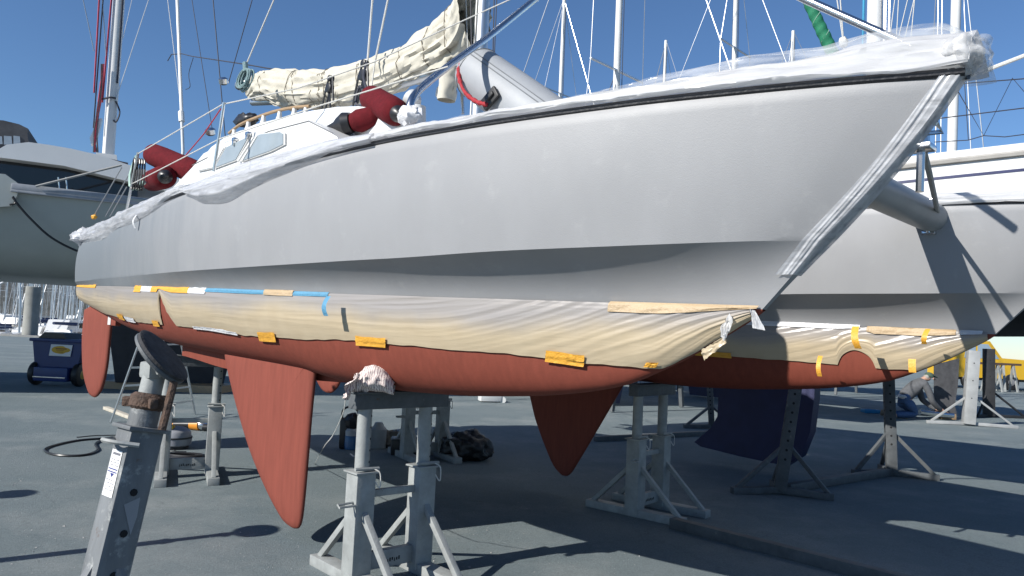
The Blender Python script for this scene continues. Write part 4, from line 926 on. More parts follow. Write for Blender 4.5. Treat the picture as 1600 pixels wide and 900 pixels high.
m = MB(); m.tube([Vector((ln, 0, 1))*1.41+Vector((.03, -.07, 0)), Vector((ln, 0, 1))*1.29+Vector((.02, -.08, -.02))], .012, 8); m.build('rusty_handle', RUST, fp)
# two more leaning props stand just outside the frame; their shadows cross the yard
for k, (px, py) in enumerate(((385, 831), (5, 773))):
    tz = 1.5; g_ = G(px, py); hd = Vector((LIGHT.x, LIGHT.y, 0))/(-LIGHT.z)*tz; q = g_-hd; rz2 = R(46); bs = q-Vector((math.cos(rz2), math.sin(rz2), 0))*.22*tz
    make_prop('boat_prop', ['leaning prop whose padded shadow falls left of the near fin', 'leaning prop whose shadow just enters at the left edge'][k], .22, tz, GALVD, .10, rz2, pos=(bs.x, bs.y), grp='leaning props with round pads', padr=1.7, padt=tuple(Matrix.Rotation(-rz2, 3, 'Z') @ Vector((.8, .45, .4))))

# props of the neighbouring yacht behind
def post_stand(name, foot, head, label, mat, w=.11, nh=9, grp='perforated post stands', legs=((-.55, -.10), (.50, -.22), (.10, .5)), brace=.42):
    f = Vector(foot); hd = Vector(head); t = thing(name, label, 'boat stand', f, group=grp)
    m = MB(); m.bar(f+Vector((0, 0, .04)), hd, w, w, up=(0.3, 1, 0), bev=.008); po = m.build('post', mat, t)
    d = (hd-f); m = MB()
    x = Vector((.3, 1, 0)).cross(d.normalized()).normalized(); fr = Vector((1, -.45, 0)).normalized()
    up = Vector((0.3, 1, 0)); dn_ = d.normalized(); xx = up.cross(dn_).normalized(); uu = dn_.cross(xx)
    for sgn, ax_ in ((1, xx), (-1, xx), (-1, uu)): holes(m, f+d*.25+ax_*sgn*(w/2+.0005), f+d*.95+ax_*sgn*(w/2+.0005), nh, .014, ax_*sgn)
    m.build('adjustment_holes', HOLE, po)['kind'] = 'stuff'
    for lx, ly in legs:
        e = f+Vector((lx, ly, .035)); m = MB(); m.bar(f+Vector((0, 0, .05)), e, .08, .07, bev=.006); m.build('foot', mat, t)
        m = MB(); m.bar(f.lerp(e, .9)+Vector((0, 0, .03)), f+d*brace, .045, .045, bev=.005); m.build('brace', mat, t)
    return t
c_ = G(1218, 772); d_ = G(1393, 743)
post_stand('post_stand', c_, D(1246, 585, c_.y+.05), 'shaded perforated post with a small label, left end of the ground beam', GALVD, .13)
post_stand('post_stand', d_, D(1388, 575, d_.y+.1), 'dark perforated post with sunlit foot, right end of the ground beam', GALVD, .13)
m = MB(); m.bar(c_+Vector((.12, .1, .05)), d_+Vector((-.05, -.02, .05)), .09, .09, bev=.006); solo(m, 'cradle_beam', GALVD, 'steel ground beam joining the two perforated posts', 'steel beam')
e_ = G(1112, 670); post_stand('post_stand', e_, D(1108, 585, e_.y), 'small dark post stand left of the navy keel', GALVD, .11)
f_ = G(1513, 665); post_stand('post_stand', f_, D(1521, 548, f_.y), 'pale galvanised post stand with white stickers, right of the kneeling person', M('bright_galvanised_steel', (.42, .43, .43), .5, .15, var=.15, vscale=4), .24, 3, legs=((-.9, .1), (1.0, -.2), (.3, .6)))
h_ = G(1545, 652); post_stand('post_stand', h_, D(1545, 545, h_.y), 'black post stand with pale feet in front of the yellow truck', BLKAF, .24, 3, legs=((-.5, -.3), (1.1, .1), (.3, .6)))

# ================================================================== THINGS ON THE GROUND
# rag on the trestle
rg = thing('rag_bundle', 'pale striped rag bundle lying on the trestle head', 'rag', G(580, 640, 1.0))
def striped():
    m = bpy.data.materials.new('striped_rag'); m.use_nodes = True; t = m.node_tree; b = t.nodes['Principled BSDF']; tc = t.nodes.new('ShaderNodeTexCoord')
    wv = t.nodes.new('ShaderNodeTexWave'); wv.inputs['Scale'].default_value = 22; wv.inputs['Distortion'].default_value = 6; wv.inputs['Detail'].default_value = 3; wv.inputs['Detail Scale'].default_value = 1.5
    t.links.new(tc.outputs['Object'], wv.inputs['Vector']); r = t.nodes.new('ShaderNodeValToRGB'); e = r.color_ramp.elements; e[0].position = .12; e[0].color = (.30, .22, .23, 1); e[1].position = .4; e[1].color = (.66, .58, .53, 1)
    t.links.new(wv.outputs[0], r.inputs[0]); t.links.new(r.outputs[0], b.inputs['Base Color']); b.inputs['Roughness'].default_value = .95; return m
RAGM = striped(); rc = D(583, 597, 4.72)
m = MB()
def ragf(u, v):
    a = 2*math.pi*v; q = 1+.28*ridg(u*3+2, math.cos(a)*1.8, math.sin(a)*1.8)+.14*nz(u*8, math.cos(a)*4, math.sin(a)*4)
    c = rc+Vector((-.13+.26*u, .02, .045-.06*(2*u-1)**2-.02)); rr = .066*math.sin(math.pi*(.06+.88*u))**.45*q
    return c+Vector((.3*rr*math.cos(a)*0, rr*math.sin(a)*1.1, rr*math.cos(a)))
m.grid(ragf, 46, 40); m.build('cloth', RAGM, rg, sharp=75)
m = MB(); m.grid(lambda u, v: rc+Vector((-.10-.05*u+.05*nz(u*3, v*4), -.05-.02*u+(v-.5)*.12, .03-.15*u+.025*ridg(v*3, u*2))), 22, 18); m.build('hanging_fold', RAGM, rg, sharp=75)
m = MB(); m.tube(spline([D(540, 622, 4.7), D(536, 645, 4.8), D(520, 680, 5.1), D(505, 700, 5.6), G(492, 725)], 6), .0035, 5); solo(m, 'extension_cord', WROPE, 'thin white cord hanging from the rag to the ground', 'cord')
# paint sprayer with blue reservoir
sp_ = G(548, 702); t = thing('paint_sprayer', 'black sprayer with carrying handle and blue liquid reservoir', 'sprayer', sp_)
m = MB(); m.lathe(sp_+Vector((.0, 0, 0)), (0, 0, 1), [(0, .075), (.01, .085), (.17, .085), (.18, .08)], 20); m.build('reservoir', M('blue_liquid_in_plastic', (.03, .13, .30), .3, var=.1), t)
m = MB(); m.lathe(sp_+Vector((0, 0, .18)), (0, 0, 1), [(0, .082), (.06, .082), (.09, .06)], 20); m.build('reservoir_neck', M('frosted_plastic', (.45, .47, .5), .4), t)
m = MB(); m.box(sp_+Vector((-.09, .05, .2)), (.14, .16, .4), bev=.03); m.blob(sp_+Vector((0, .02, .36)), (.10, .09, .10), .3, 3, 18, 2); m.build('motor_housing', BLACK, t)
m = MB(); m.tube(spline([sp_+Vector((-.14, .02, .36)), sp_+Vector((-.13, .0, .50)), sp_+Vector((-.04, 0, .55)), sp_+Vector((.06, 0, .50)), sp_+Vector((.08, 0, .36))], 6), .014, 8); m.build('handle', BLACK, t)
# white drum, tool box, bags
q_ = G(590, 700); m = MB(); m.lathe(q_, (0, 0, 1), [(0, .10), (.01, .11), (.25, .11), (.3, .07), (.34, .05)], 20); solo(m, 'plastic_drum', M('dull_plastic', (.34, .35, .35), .5), 'white plastic drum half hidden behind the trestle post', 'drum')
q_ = G(630, 712); t = thing('tool_box', 'black tool box with pale papers on its lid, under the hull', 'tool box', q_)
m = MB(); m.box(q_+Vector((0, .12, .10)), (.36, .24, .20), Matrix.Rotation(.2, 3, 'Z'), bev=.015); m.build('case', BLACK, t)
m = MB(); m.box(q_+Vector((0, .12, .207)), (.33, .21, .012), Matrix.Rotation(.2, 3, 'Z'), bev=.004); m.build('lid', M('pale_grey_lid', (.35, .36, .37), .6), t)
q_ = G(605, 700); m = MB(); m.blob(q_+Vector((0, .1, .08)), (.17, .12, .12), .45, 3, 30, 4, flat=.0); solo(m, 'canvas_tool_bag', M('dirty_beige_canvas', (.20, .18, .15), .9, var=.35, vscale=14), 'dirty beige tool bag slumped between the trestle posts', 'bag', sharp=70)
q_ = G(727, 722); m = MB(); m.blob(q_+Vector((0, .22, .14)), (.30, .22, .20), .26, 2.4, 54, 8, flat=.0); solo(m, 'rubbish_sack', M('black_polythene', (.012, .012, .013), .3, var=.3, bump=.8, bscale=30), 'crumpled black plastic sack on the shaded ground behind the trestle', 'sack', sharp=70)
q_ = G(553, 717); m = MB(); m.grid(lambda u, v: q_+Vector((.10*(u-.5), .06*(v-.5), .03+.03*abs(2*u-1)+.01*nz(u*4, v*4))), 8, 5); solo(m, 'paper_scrap', TAPEW, 'white scrap of paper on the ground left of the near trestle', 'scrap')
# tools beside the stern trestle
q_ = G(272, 700); t = thing('vacuum_cleaner', 'grey workshop vacuum with a yellow clip, inside the stern trestle', 'vacuum cleaner', q_)
m = MB(); m.lathe(q_, (0, 0, 1), [(.03, .16), (.05, .19), (.13, .20), (.14, .19), (.20, .185), (.22, .17), (.26, .10), (.27, .02)], 26); m.build('drum', M('grey_tool_plastic', (.30, .31, .34), .45), t)
m = MB(); m.lathe(q_, (0, 0, 1), [(.125, .203), (.145, .203)], 26); m.lathe(q_, (0, 0, 1), [(0, .17), (.035, .17)], 20); m.build('base_band', BLACK, t)
m = MB(); m.box(q_+Vector((-.02, -.10, .27)), (.09, .06, .06), Matrix.Rotation(.3, 3, 'Y'), bev=.01); m.build('yellow_clip', M('yellow_plastic', (.75, .45, .02), .45), t)
m = MB(); m.tube(spline([q_+Vector((-.05, -.12, .24)), q_+Vector((-.1, -.19, .10)), q_+Vector((-.02, -.25, .02)), q_+Vector((.1, -.32, .015)), q_+Vector((.28, -.30, .015))], 6), .006, 6); m.build('power_lead', BLACK, t)
q_ = G(290, 722); m = MB()
for k in range(6): m.tube([q_+Vector(((.26-.015*k)*math.cos(i*.42)+.05*nz(k, i*.2), (.15-.01*k)*math.sin(i*.42), .02+.02*k*.6)) for i in range(15)], .014, 6, close=True)
solo(m, 'hose_coil', BLACK, 'black hose coiled on the ground behind the stern trestle rail', 'hose')
q_ = G(290, 672); t = thing('power_tool', 'orange and black power tool lying beyond the stern trestle', 'power tool', q_)
m = MB(); m.tube([q_+Vector((-.26, .1, .06)), q_+Vector((-.08, .07, .07)), q_+Vector((.05, .05, .075))], [.055, .062, .058], 14); m.build('body', BLACK, t)
m = MB(); m.tube([q_+Vector((-.34, .1, .055)), q_+Vector((-.2, .09, .06))], .06, 14); m.build('housing', M('orange_plastic', (.78, .30, .03), .45), t); m = MB(); m.tube([q_+Vector((.05, .05, .075)), q_+Vector((.19, .03, .08))], [.07, .085], 16); m.build('housing', M('orange_plastic', (.78, .30, .03), .45), t)
m = MB(); m.tube([q_+Vector((.19, .03, .08)), q_+Vector((.25, .02, .08)), q_+Vector((.31, .01, .07))], [.07, .075, .05], 14); m.build('metal_head', STEEL, t)
m = MB(); m.tube([q_+Vector((.26, -.02, .055)), q_+Vector((.36, -.02, .055))], .05, 12); m.build('grip', BLACK, t)
# cable loop
m = MB(); m.tube(spline([G(168, 686)+Vector((0, 0, .012)), G(120, 690)+Vector((0, 0, .012)), G(80, 699)+Vector((0, 0, .012)), G(70, 706)+Vector((0, 0, .012)), G(90, 713)+Vector((0, 0, .012)), G(130, 713)+Vector((0, 0, .012)), G(152, 705)+Vector((0, 0, .012)), G(150, 694)+Vector((0, 0, .012)), G(175, 685)+Vector((0, 0, .012)), G(200, 690)+Vector((0, 0, .012))], 8), .014, 8); solo(m, 'air_hose', BLACK, 'black hose looped on the sunny ground left of the props', 'hose')
m = MB(); m.tube(spline([G(120, 684)+Vector((0, 0, .006)), G(160, 681)+Vector((0, 0, .006)), G(230, 684)+Vector((0, 0, .006)), G(300, 720)+Vector((0, 0, .006))], 8), .006, 6); solo(m, 'power_cable', BLACK, 'thin dark cable running over the ground to the stern trestle', 'cable')
a, b = G(165, 640), G(196, 652); m = MB(); m.bar(a+Vector((0, 0, .03)), b+(b-a)*1.2+Vector((0, 0, .03)), .09, .05, bev=.006); solo(m, 'timber_offcut', M('pale_timber', (.52, .48, .40), .8, var=.15, vscale=8), 'pale timber offcut lying at the ladder foot', 'timber')
# step ladder
l0, l1 = G(173, 660), G(300, 660); l2 = G(262, 668); t = thing('step_ladder', 'aluminium step ladder standing behind the leaning prop', 'ladder', (l0+l1)/2)
apex = D(238, 478, l0.y+.3); m = MB(); dv = Vector((.16, .36, 0))
m.bar(l0, apex, .05, .022, bev=.004); m.build('rail', ALU, t); m = MB(); m.bar(l0+dv, apex+dv*.8, .05, .022, bev=.004); m.build('rail', ALU, t)
for k in range(1, 6): m = MB(); m.bar(l0.lerp(apex, k/6.5), l0.lerp(apex, k/6.5)+dv*.96, .03, .03); m.build('rung', ALU, t)
rr0, rr1 = G(268, 655), G(305, 648); ap2 = D(247, 470, rr0.y+.1); ap3 = D(270, 470, rr0.y+.3)
m = MB(); m.bar(rr0, ap2, .045, .022, bev=.004); m.build('rear_rail', ALU, t); m = MB(); m.bar(rr1, ap3, .045, .022, bev=.004); m.build('rear_rail', ALU, t)
for k in range(1, 7): m = MB(); m.bar(rr0.lerp(ap2, k/8), rr1.lerp(ap3, k/8), .025, .025); m.build('rung', ALU, t)
# blue cart
cb_ = G(85, 603); t = thing('wheeled_cart', 'dark blue wheeled cart with yellow logo sign and black lid', 'cart', cb_)
BL = M('dark_blue_plastic', (.012, .035, .15), .4, var=.1); e = cb_
m = MB(); m.prism([e+Vector((-.46, 0, .36)), e+Vector((.46, 0, .36)), e+Vector((.56, 0, .98)), e+Vector((-.56, 0, .98))], (0, .9, 0)); bd = m.build('tank', BL, t, sharp=20)
m = MB(); m.box(e+Vector((0, .45, .99)), (1.22, 1.0, .07), bev=.02); m.build('rim', BL, bd)
m = MB(); m.prism([e+Vector((-.50, .1, 1.025)), e+Vector((.12, .1, 1.025)), e+Vector((.03, .1, 1.15)), e+Vector((-.38, .1, 1.16))], (0, .7, 0)); m.build('lid', BLACK, t, smooth=False)
m = MB(); m.box(e+Vector((0, .05, .26)), (.74, .5, .3), bev=.03); m.build('chassis', BL, t); m = MB(); m.bar(e+Vector((-.36, -.21, .2)), e+Vector((.34, -.21, .2)), .02, .02); m.build('axle_bar', STEEL, t)
for sx in (-1, 1):
    wc = e+Vector((sx*.47, .1, .26)); m = MB(); m.lathe(wc-Vector((.075, 0, 0)), (1, 0, 0), [(0, .17), (.015, .245), (.04, .26), (.11, .26), (.135, .245), (.15, .17)], 26); wh = m.build('wheel', PATCH, t)
    m = MB(); m.lathe(wc-Vector((.08, 0, 0)), (1, 0, 0), [(0, .06), (.01, .14), (.15, .14), (.16, .06)], 20); m.build('rim', M('yellow_wheel_rim', (.60, .42, .06), .4), wh)
sc_ = e+Vector((.08, -.03, .78)); tl = Vector((0, 0, 0))
m = MB(); m.prism([sc_+Vector((-.24, 0, -.125)), sc_+Vector((.23, 0, -.125)), sc_+Vector((.26, 0, .125)), sc_+Vector((-.21, 0, .125))], (0, .012, 0)); sg_ = m.build('logo_sign', WHITE, t, 'white sign with a yellow oval logo', smooth=False)
m = MB(); m.add([sc_+Vector((.01+.20*math.cos(i*.2618)*(1.0 if math.cos(i*.2618) < 0 else 1.08), -.003, .01+.085*math.sin(i*.2618)*(1 if math.cos(i*.2618) < .3 else .75))) for i in range(24)], [tuple(range(24))])
m.build('yellow_oval', M('yellow_logo', (.72, .42, .02), .5), sg_, smooth=False)
m = MB(); m.box(sc_+Vector((.02, -.005, .035)), (.24, .002, .028)); m.box(sc_+Vector((.0, -.005, .0)), (.17, .002, .012)); m.box(sc_+Vector((.0, -.005, -.035)), (.12, .002, .010)); m.build('logo_lettering', M('brown_logo_print', (.34, .13, .02), .5), sg_, smooth=False)
# small white trolley and scraps far off
q_ = G(765, 628); m = MB(); m.box(q_+Vector((0, 0, .1)), (.5, .3, .16), Matrix.Rotation(.3, 3, 'Z'), bev=.02); m.lathe(q_+Vector((.3, -.05, .06)), (0, 1, 0), [(0, .08), (.08, .08)], 12); solo(m, 'low_trolley', OFFW, 'small white wheeled trolley far off beneath the near hull', 'trolley')
# grit and paint flakes
m = MB(); rf = random.Random(11)
for k in range(900):
    px, py = rf.uniform(0, 1000), rf.uniform(720, 898)
    p = G(px, py); r_ = rf.uniform(.002, .006)*(1 if rf.random() < .93 else 2.2); a_ = rf.uniform(0, 6.28)
    vs = [p+Vector((math.cos(a_+i*2.1)*r_*rf.uniform(.6, 1.4), math.sin(a_+i*2.1)*r_*rf.uniform(.6, 1.4), .002)) for i in range(3)]+[p+Vector((0, 0, .003+r_*.5))]
    m.add(vs, [(0, 1, 3), (1, 2, 3), (2, 0, 3), (0, 2, 1)])
o = m.build('grit', M('pale_grit', (.36, .36, .35), .9, var=.3, vscale=2), None, base=(0, 0, 0), smooth=False); o['kind'] = 'stuff'; o['label'] = 'pale grit and paint flakes scattered over the asphalt'

# ================================================================== NEIGHBOURING BOATS
# ---- large white boat on the left
RZ = 3.91; P0 = G(18, 290, RZ); P1 = G(205, 310, RZ); E1 = (P1-P0).normalized(); E2 = Vector((-E1.y, E1.x, 0))
def Q(a, b, z): return Vector((P0.x, P0.y, 0))+E1*a+E2*b+Vector((0, 0, z))
def BP(px, py, b):
    r_ = ray(px, py); o_ = Q(0, b, 0); t_ = (o_-CO).dot(E2)/r_.dot(E2); return CO+r_*t_
lb = thing('moored_yacht', 'large white boat with dark cabin windows and white mast, left behind the stern', 'yacht', Q(2, 2, 0))
lb.name = 'white_yacht'; ROOT[lb.name] = Q(2, 2, 0)
GHULL = M('greenish_white_gelcoat', (.42, .45, .43), .35, var=.06, vscale=1.2)
m = MB(); sec = [(0, RZ), (.10, 3.6), (.26, 3.2), (.50, 2.8), (.85, 2.5), (1.4, 2.3), (2.6, 2.2), (4.0, 2.3), (5.0, 2.6), (5.6, 3.2), (5.8, RZ)]
st = []
for i in range(25):
    a = -13+21.6*i/24; k = 1-.75*max(0, (a-3.5)/5.1)**2; rise_ = .5*max(0, (-a-10.)/3)**2
    st.append([Q(a, 2.9+(b-2.9)*k, z+(RZ-z)*rise_*.6) for b, z in sec])
for i in range(24):
    for j in range(len(sec)-1): m.add([st[i][j], st[i+1][j], st[i+1][j+1], st[i][j+1]], [(0, 1, 2, 3)])
m.add(st[0], [tuple(range(len(sec)))]); m.add(st[-1], [tuple(range(len(sec)))])
for i in range(24): m.add([st[i][0], st[i+1][0], st[i+1][-1], st[i][-1]], [(0, 1, 2, 3)])
lh = m.build('hull', GHULL, lb, sharp=50)
m = MB(); m.bar(Q(0, -.03, RZ-.02), Q(7, .3, RZ-.02), .11, .13, bev=.03); m.bar(Q(0, -.06, RZ-.10), Q(7, .26, RZ-.10), .05, .05, bev=.015); m.build('rub_rail', M('grey_rub_rail', (.30, .32, .35), .5), lh)
m = MB(); m.prism([BP(-40, 268, -.02), BP(8, 272, -.02), BP(25, 284, -.02), BP(34, 292, -.02), BP(18, 322, -.02), BP(-40, 326, -.02)], E2*1.2); m.build('corner_moulding', GHULL, lh, sharp=30)
m = MB(); m.prism([BP(-60, 240, .7), BP(110, 256, .7), BP(215, 280, .7), BP(215, 320, .7), BP(-60, 300, .7)], E2*2.6); cb2 = m.build('cabin', GLASSD, lb, 'dark tinted cabin sides', smooth=False)
rf_ = [(-60, 236), (0, 232), (10, 226), (45, 222), (75, 226), (110, 232), (150, 241), (215, 262), (300, 285), (300, 308), (215, 287), (150, 271), (100, 259), (0, 246), (-60, 240)]
m = MB(); m.prism([BP(x, y, .35) for x, y in rf_], E2*3.2); m.build('cabin_roof', WHITE, lb, sharp=25)
m = MB(); m.prism([BP(150, 238, .9), BP(182, 242, .9), BP(184, 256, .9), BP(150, 250, .9)], E2*.6); m.build('mast_step', OFFW, lb, smooth=False)
mb_, mt_ = BP(169, 244, 1.2), BP(186, -2, 1.2); m = MB(); m.tube([mb_, mb_+(mt_-mb_)*2.6], .115, 16); lm = m.build('mast', ALUW, lb)
LR = M('red_halyard', (.45, .05, .08), .8, var=.2)
def wl_(name, pts, r_, mat, par): m = MB(); m.tube(pts, r_, 5); m.build(name, mat, par)
for x0, y0, x1, y1, mt2, r_ in [(155, 0, 147, 145, LR, .018), (161, 0, 146, 200, DWIRE, .014), (174, 0, 160, 160, LR, .018), (192, 0, 183, 130, DWIRE, .02), (130, 0, 147, 80, WIRE, .010), (160, 0, 166, 90, WIRE, .012), (232, 0, 180, 158, WIRE, .010), (206, 0, 192, 60, WIRE, .008)]:
    a, b = BP(x0, y0, 1.1), BP(x1, y1, 1.1); wl_('halyard', [b, b+(a-b)*4], r_, mt2, lm)
for k in range(7):
    x0 = 150+random.uniform(-2, 10); wl_('halyard', spline([BP(160+random.uniform(-2, 2), 100, 1.05), BP(157+random.uniform(-3, 3), 150, 1.05), BP(150+random.uniform(-4, 6), 205, 1.05), BP(148+random.uniform(-3, 6), 238, 1.05)], 5), .014, LR if k % 2 else DWIRE, lm)
m = MB(); m.prism([BP(140, 215, 1.2), BP(155, 185, 1.2), BP(160, 185, 1.2), BP(150, 222, 1.2), BP(142, 225, 1.2)], E2*.25); m.build('boom_gooseneck', ALU, lm)
m = MB(); m.tube([BP(159, 155, 1.08), BP(172, 152, 1.0), BP(180, 153, 1.08)], .02, 6); m.tube(spline([BP(181, 158, 1.1), BP(187, 175, 1.1), BP(182, 190, 1.1), BP(177, 188, 1.1)], 5), .018, 6); m.build('rope_lashing', DWIRE, lm)
m = MB(); m.prism([BP(-40, 186, 2.4), BP(5, 188, 2.4), BP(30, 194, 2.4), BP(44, 201, 2.4), BP(43, 210, 2.4), BP(46, 232, 2.4), BP(-40, 236, 2.4)], E2*1.5); dg = m.build('canvas_dodger', M('dark_grey_canvas', (.06, .065, .075), .85, var=.2, vscale=5), lb, smooth=False)
for x0, x1 in ((-12, 3), (6, 18), (21, 31)): m = MB(); m.prism([BP(x0, 212, 2.385), BP(x1, 213, 2.385), BP(x1+1, 225, 2.385), BP(x0, 226, 2.385)], E2*.01); m.build('dodger_window', M('clear_dodger_window', (.30, .36, .42), .15), dg, smooth=False)
m = MB(); m.tube([BP(30, 231, .9), BP(80, 236, .9), BP(140, 243, .9), BP(200, 256, .9)], .025, 6); m.tube([BP(2, 231, .9), BP(60, 234, .9), BP(100, 243, .9)], .018, 6); m.build('deck_lines', DWIRE, lb)
for px in (91, 103): m = MB(); m.tube([BP(px, 277, .05), BP(px+2, 299, .05)], .014, 6); m.build('stanchion', STEEL, lb)
m = MB(); m.tube([BP(190, 258, -.1), BP(56, 291, -.1)], .022, 6); m.build('mooring_line', M('grey_rope', (.34, .34, .33), .8), lb)
m = MB(); m.tube(spline([BP(20, 308, -.05), BP(30, 322, -.05), BP(50, 344, -.02), BP(80, 371, .05), BP(118, 391, .2), BP(150, 400, .4)], 6), .024, 6); m.tube(spline([BP(15, 320, -.06), BP(24, 317, -.06), BP(20, 307, -.06), BP(28, 320, -.06)], 4), .02, 6); m.build('black_mooring_rope', BLACK, lb)
# keel blocks and keel carry it
m = MB(); m.prism([Q(1.5, 1.95, 2.3), Q(4.5, 1.95, 2.3), Q(4.1, 1.95, .15), Q(1.9, 1.95, .15)], E2*.35); m.build('keel', BLKAF, lb, smooth=False)
m = MB(); m.box(Q(3, 2.1, .08), (2.6, 1.0, .16)); m.build('keel_block', WOOD, lb, smooth=False)

# ---- grey awning on the quay beyond
aw = D(60, 430, 30); t = thing('boat_awning', 'pale grey curved awning on a tube frame below the left boat', 'awning', D(60, 520, 30))
ap = [(-20, 452), (0, 444), (20, 432), (35, 420), (55, 410), (75, 407), (100, 409), (135, 414)]
m = MB(); m.tube(spline([D(x, y, 30) for x, y in ap], 5), .045, 8); m.build('frame_tube', ALU, t)
m = MB(); m.tube(spline([D(x+6, y+8, 31.5) for x, y in ap[2:]], 5), .04, 8); m.tube([D(32, 424, 30), D(30, 520, 30)], .04, 8); m.build('frame_tube', ALU, t)
m = MB(); m.prism([D(x, y, 30.1) for x, y in ap[3:]]+[D(135, 426, 30.1), D(80, 425, 30.1), D(45, 421, 30.1)], (0, 1.6, .05)); m.build('canopy', M('grey_awning_cloth', (.30, .31, .31), .8), t, sharp=30)

# ---- neighbouring sloop behind the catamaran (same heading)
NC2 = 6.3; sl = thing('sloop', 'white sloop with blue stripe and navy keel, behind the far hull', 'yacht', (0, NC2, 0), True)
b2 = tab([-4.6, -3, -1, 1, 2.5, 3.6, 4.4, 4.9], [.75, 1.1, 1.3, 1.3, 1.12, .75, .35, .02])
a1 = H(1400, 246, 5.0); a2 = H(1600, 214, 5.08)
zs2 = lambda s: a1.z+(a2.z-a1.z)*(s-a1.x)/(a2.x-a1.x)*.6
def sec2(s):
    b = b2(s); z1 = zs2(s); return [(b, z1), (b*1.0, z1-.30), (b*.99, z1-.62), (b*.94, z1-1.05), (b*.80, z1-1.40), (b*.5, z1-1.66), (0.0, z1-1.78+.35*sst(3, 4.9, s))]
m = MB(); mr = MB(); SS = [-4.6+9.5*i/60 for i in range(61)]
for sg in (-1, 1):
    for i in range(60):
        A_, B_ = sec2(SS[i]), sec2(SS[i+1])
        for j in range(6):
            q = [(SS[i], NC2+sg*A_[j][0], A_[j][1]), (SS[i+1], NC2+sg*B_[j][0], B_[j][1]), (SS[i+1], NC2+sg*B_[j+1][0], B_[j+1][1]), (SS[i], NC2+sg*A_[j+1][0], A_[j+1][1])]
            (m if j < 3 else mr).add(q, [(0, 1, 2, 3)])
A_ = sec2(-4.6); 
for j in range(6): (m if j < 3 else mr).add([(-4.6, NC2-A_[j][0], A_[j][1]), (-4.6, NC2+A_[j][0], A_[j][1]), (-4.6, NC2+A_[j+1][0], A_[j+1][1]), (-4.6, NC2-A_[j+1][0], A_[j+1][1])], [(0, 1, 2, 3)])
for i in range(60): m.add([(SS[i], NC2-b2(SS[i]), zs2(SS[i])), (SS[i+1], NC2-b2(SS[i+1]), zs2(SS[i+1])), (SS[i+1], NC2+b2(SS[i+1]), zs2(SS[i+1])), (SS[i], NC2+b2(SS[i]), zs2(SS[i]))], [(0, 1, 2, 3)])
sh_ = m.build('hull', WHITE, sl, sharp=40); mr.build('antifouled_bottom', BLKAF, sh_, sharp=50)
m = MB()
for i in range(60):
    z1, z2 = zs2(SS[i])-.27, zs2(SS[i+1])-.27
    m.add([(SS[i], NC2-b2(SS[i])-.004, z1), (SS[i+1], NC2-b2(SS[i+1])-.004, z2), (SS[i+1], NC2-b2(SS[i+1])-.004, z2+.028), (SS[i], NC2-b2(SS[i])-.004, z1+.028)], [(0, 1, 2, 3)])
m.build('blue_stripe', M('navy_stripe', (.02, .025, .10), .4), sh_, smooth=False)
m = MB(); m.tube([(s, NC2-b2(s)-.012, zs2(s)-.10) for s in SS], .03, 6); m.build('toe_rail', M('grey_teak', (.42, .40, .37), .7, var=.15), sh_)
kp = [(1128, 560), (1128, 612), (1126, 650), (1116, 668), (1090, 690), (1100, 697), (1160, 712), (1232, 727), (1255, 712), (1270, 675), (1277, 620), (1278, 560)]
m = MB(); o_ = [H(x, y, NC2) for x, y in kp]; o_ = [Vector((p.x, NC2-.09, max(p.z, .02))) for p in o_]; m.prism(o_, (0, .18, 0)); m.build('keel', NAVY, sl, 'navy blue keel with a flared foot', sharp=40)
mb_ = H(1365, 60, NC2); m = MB(); m.tube([(mb_.x, NC2, 3.4), (mb_.x+.02, NC2, 11)], .085, 16); sm = m.build('mast', ALUW, sl)
m = MB(); m.tube([(mb_.x+.12, NC2, 3.5), (mb_.x+.13, NC2, 10.5)], .022, 8); m.tube([(mb_.x+.17, NC2, 3.5), (mb_.x+.19, NC2, 10.5)], .014, 6); m.build('mast_lines', ALU, sm)
m = MB(); m.tube([(mb_.x-.11, NC2-.05, 3.7), (mb_.x-.10, NC2-.05, 10)], .014, 6)
for k in range(7): c_ = Vector((mb_.x-.12+.02*math.sin(k), NC2-.07, 4.15-.1*k)); m.tube([c_+Vector((.05*math.sin(i*.785), .02*math.cos(k), .08*math.cos(i*.785))) for i in range(8)], .012, 5, close=True)
m.build('blue_rope', M('bright_blue_rope', (.02, .28, .48), .7, var=.2), sm)
c_ = Vector((mb_.x-.02, NC2-.089, 4.62)); m = MB(); m.box(c_+Vector((-.01, 0, 0)), (.03, .008, .10)); m.box(c_+Vector((.03, .002, -.02)), (.035, .008, .03)); m.build('blue_mark', M('pale_blue_print', (.15, .36, .62), .5), sm, smooth=False)
m = MB(); m.tube([(mb_.x+.2, NC2, 4.5), (4.3, NC2, 5.3)], .022, 6); m.build('pole_rope', WROPE, sl)
m = MB()
for x0, y0, x1, y1 in [(1500, 130, 1600, 124), (1500, 182, 1600, 168)]: m.tube([H(x0-40, y0+4, 5.15), H(x1+40, y1-4, 5.3)], .006, 5)
m.tube([H(1497, 143, 5.2), H(1537, 212, 5.2), H(1582, 122, 5.2), H(1640, 190, 5.2)], .005, 5); m.tube([H(1460, 222, 5.2), H(1513, 219, 5.2), H(1537, 212, 5.2), H(1570, 214, 5.2), H(1640, 205, 5.2)], .005, 5); m.tube([H(1505, 100, 5.2), H(1513, 219, 5.2)], .004, 5)
m.build('guard_lines', DWIRE, sl)
for s in (-3, 0.2, 3.2): m = MB(); m.tube([(s, NC2-b2(s)+.08, zs2(s)), (s, NC2-b2(s)+.08, zs2(s)+.62)], .013, 8); m.build('stanchion', STEEL, sl)
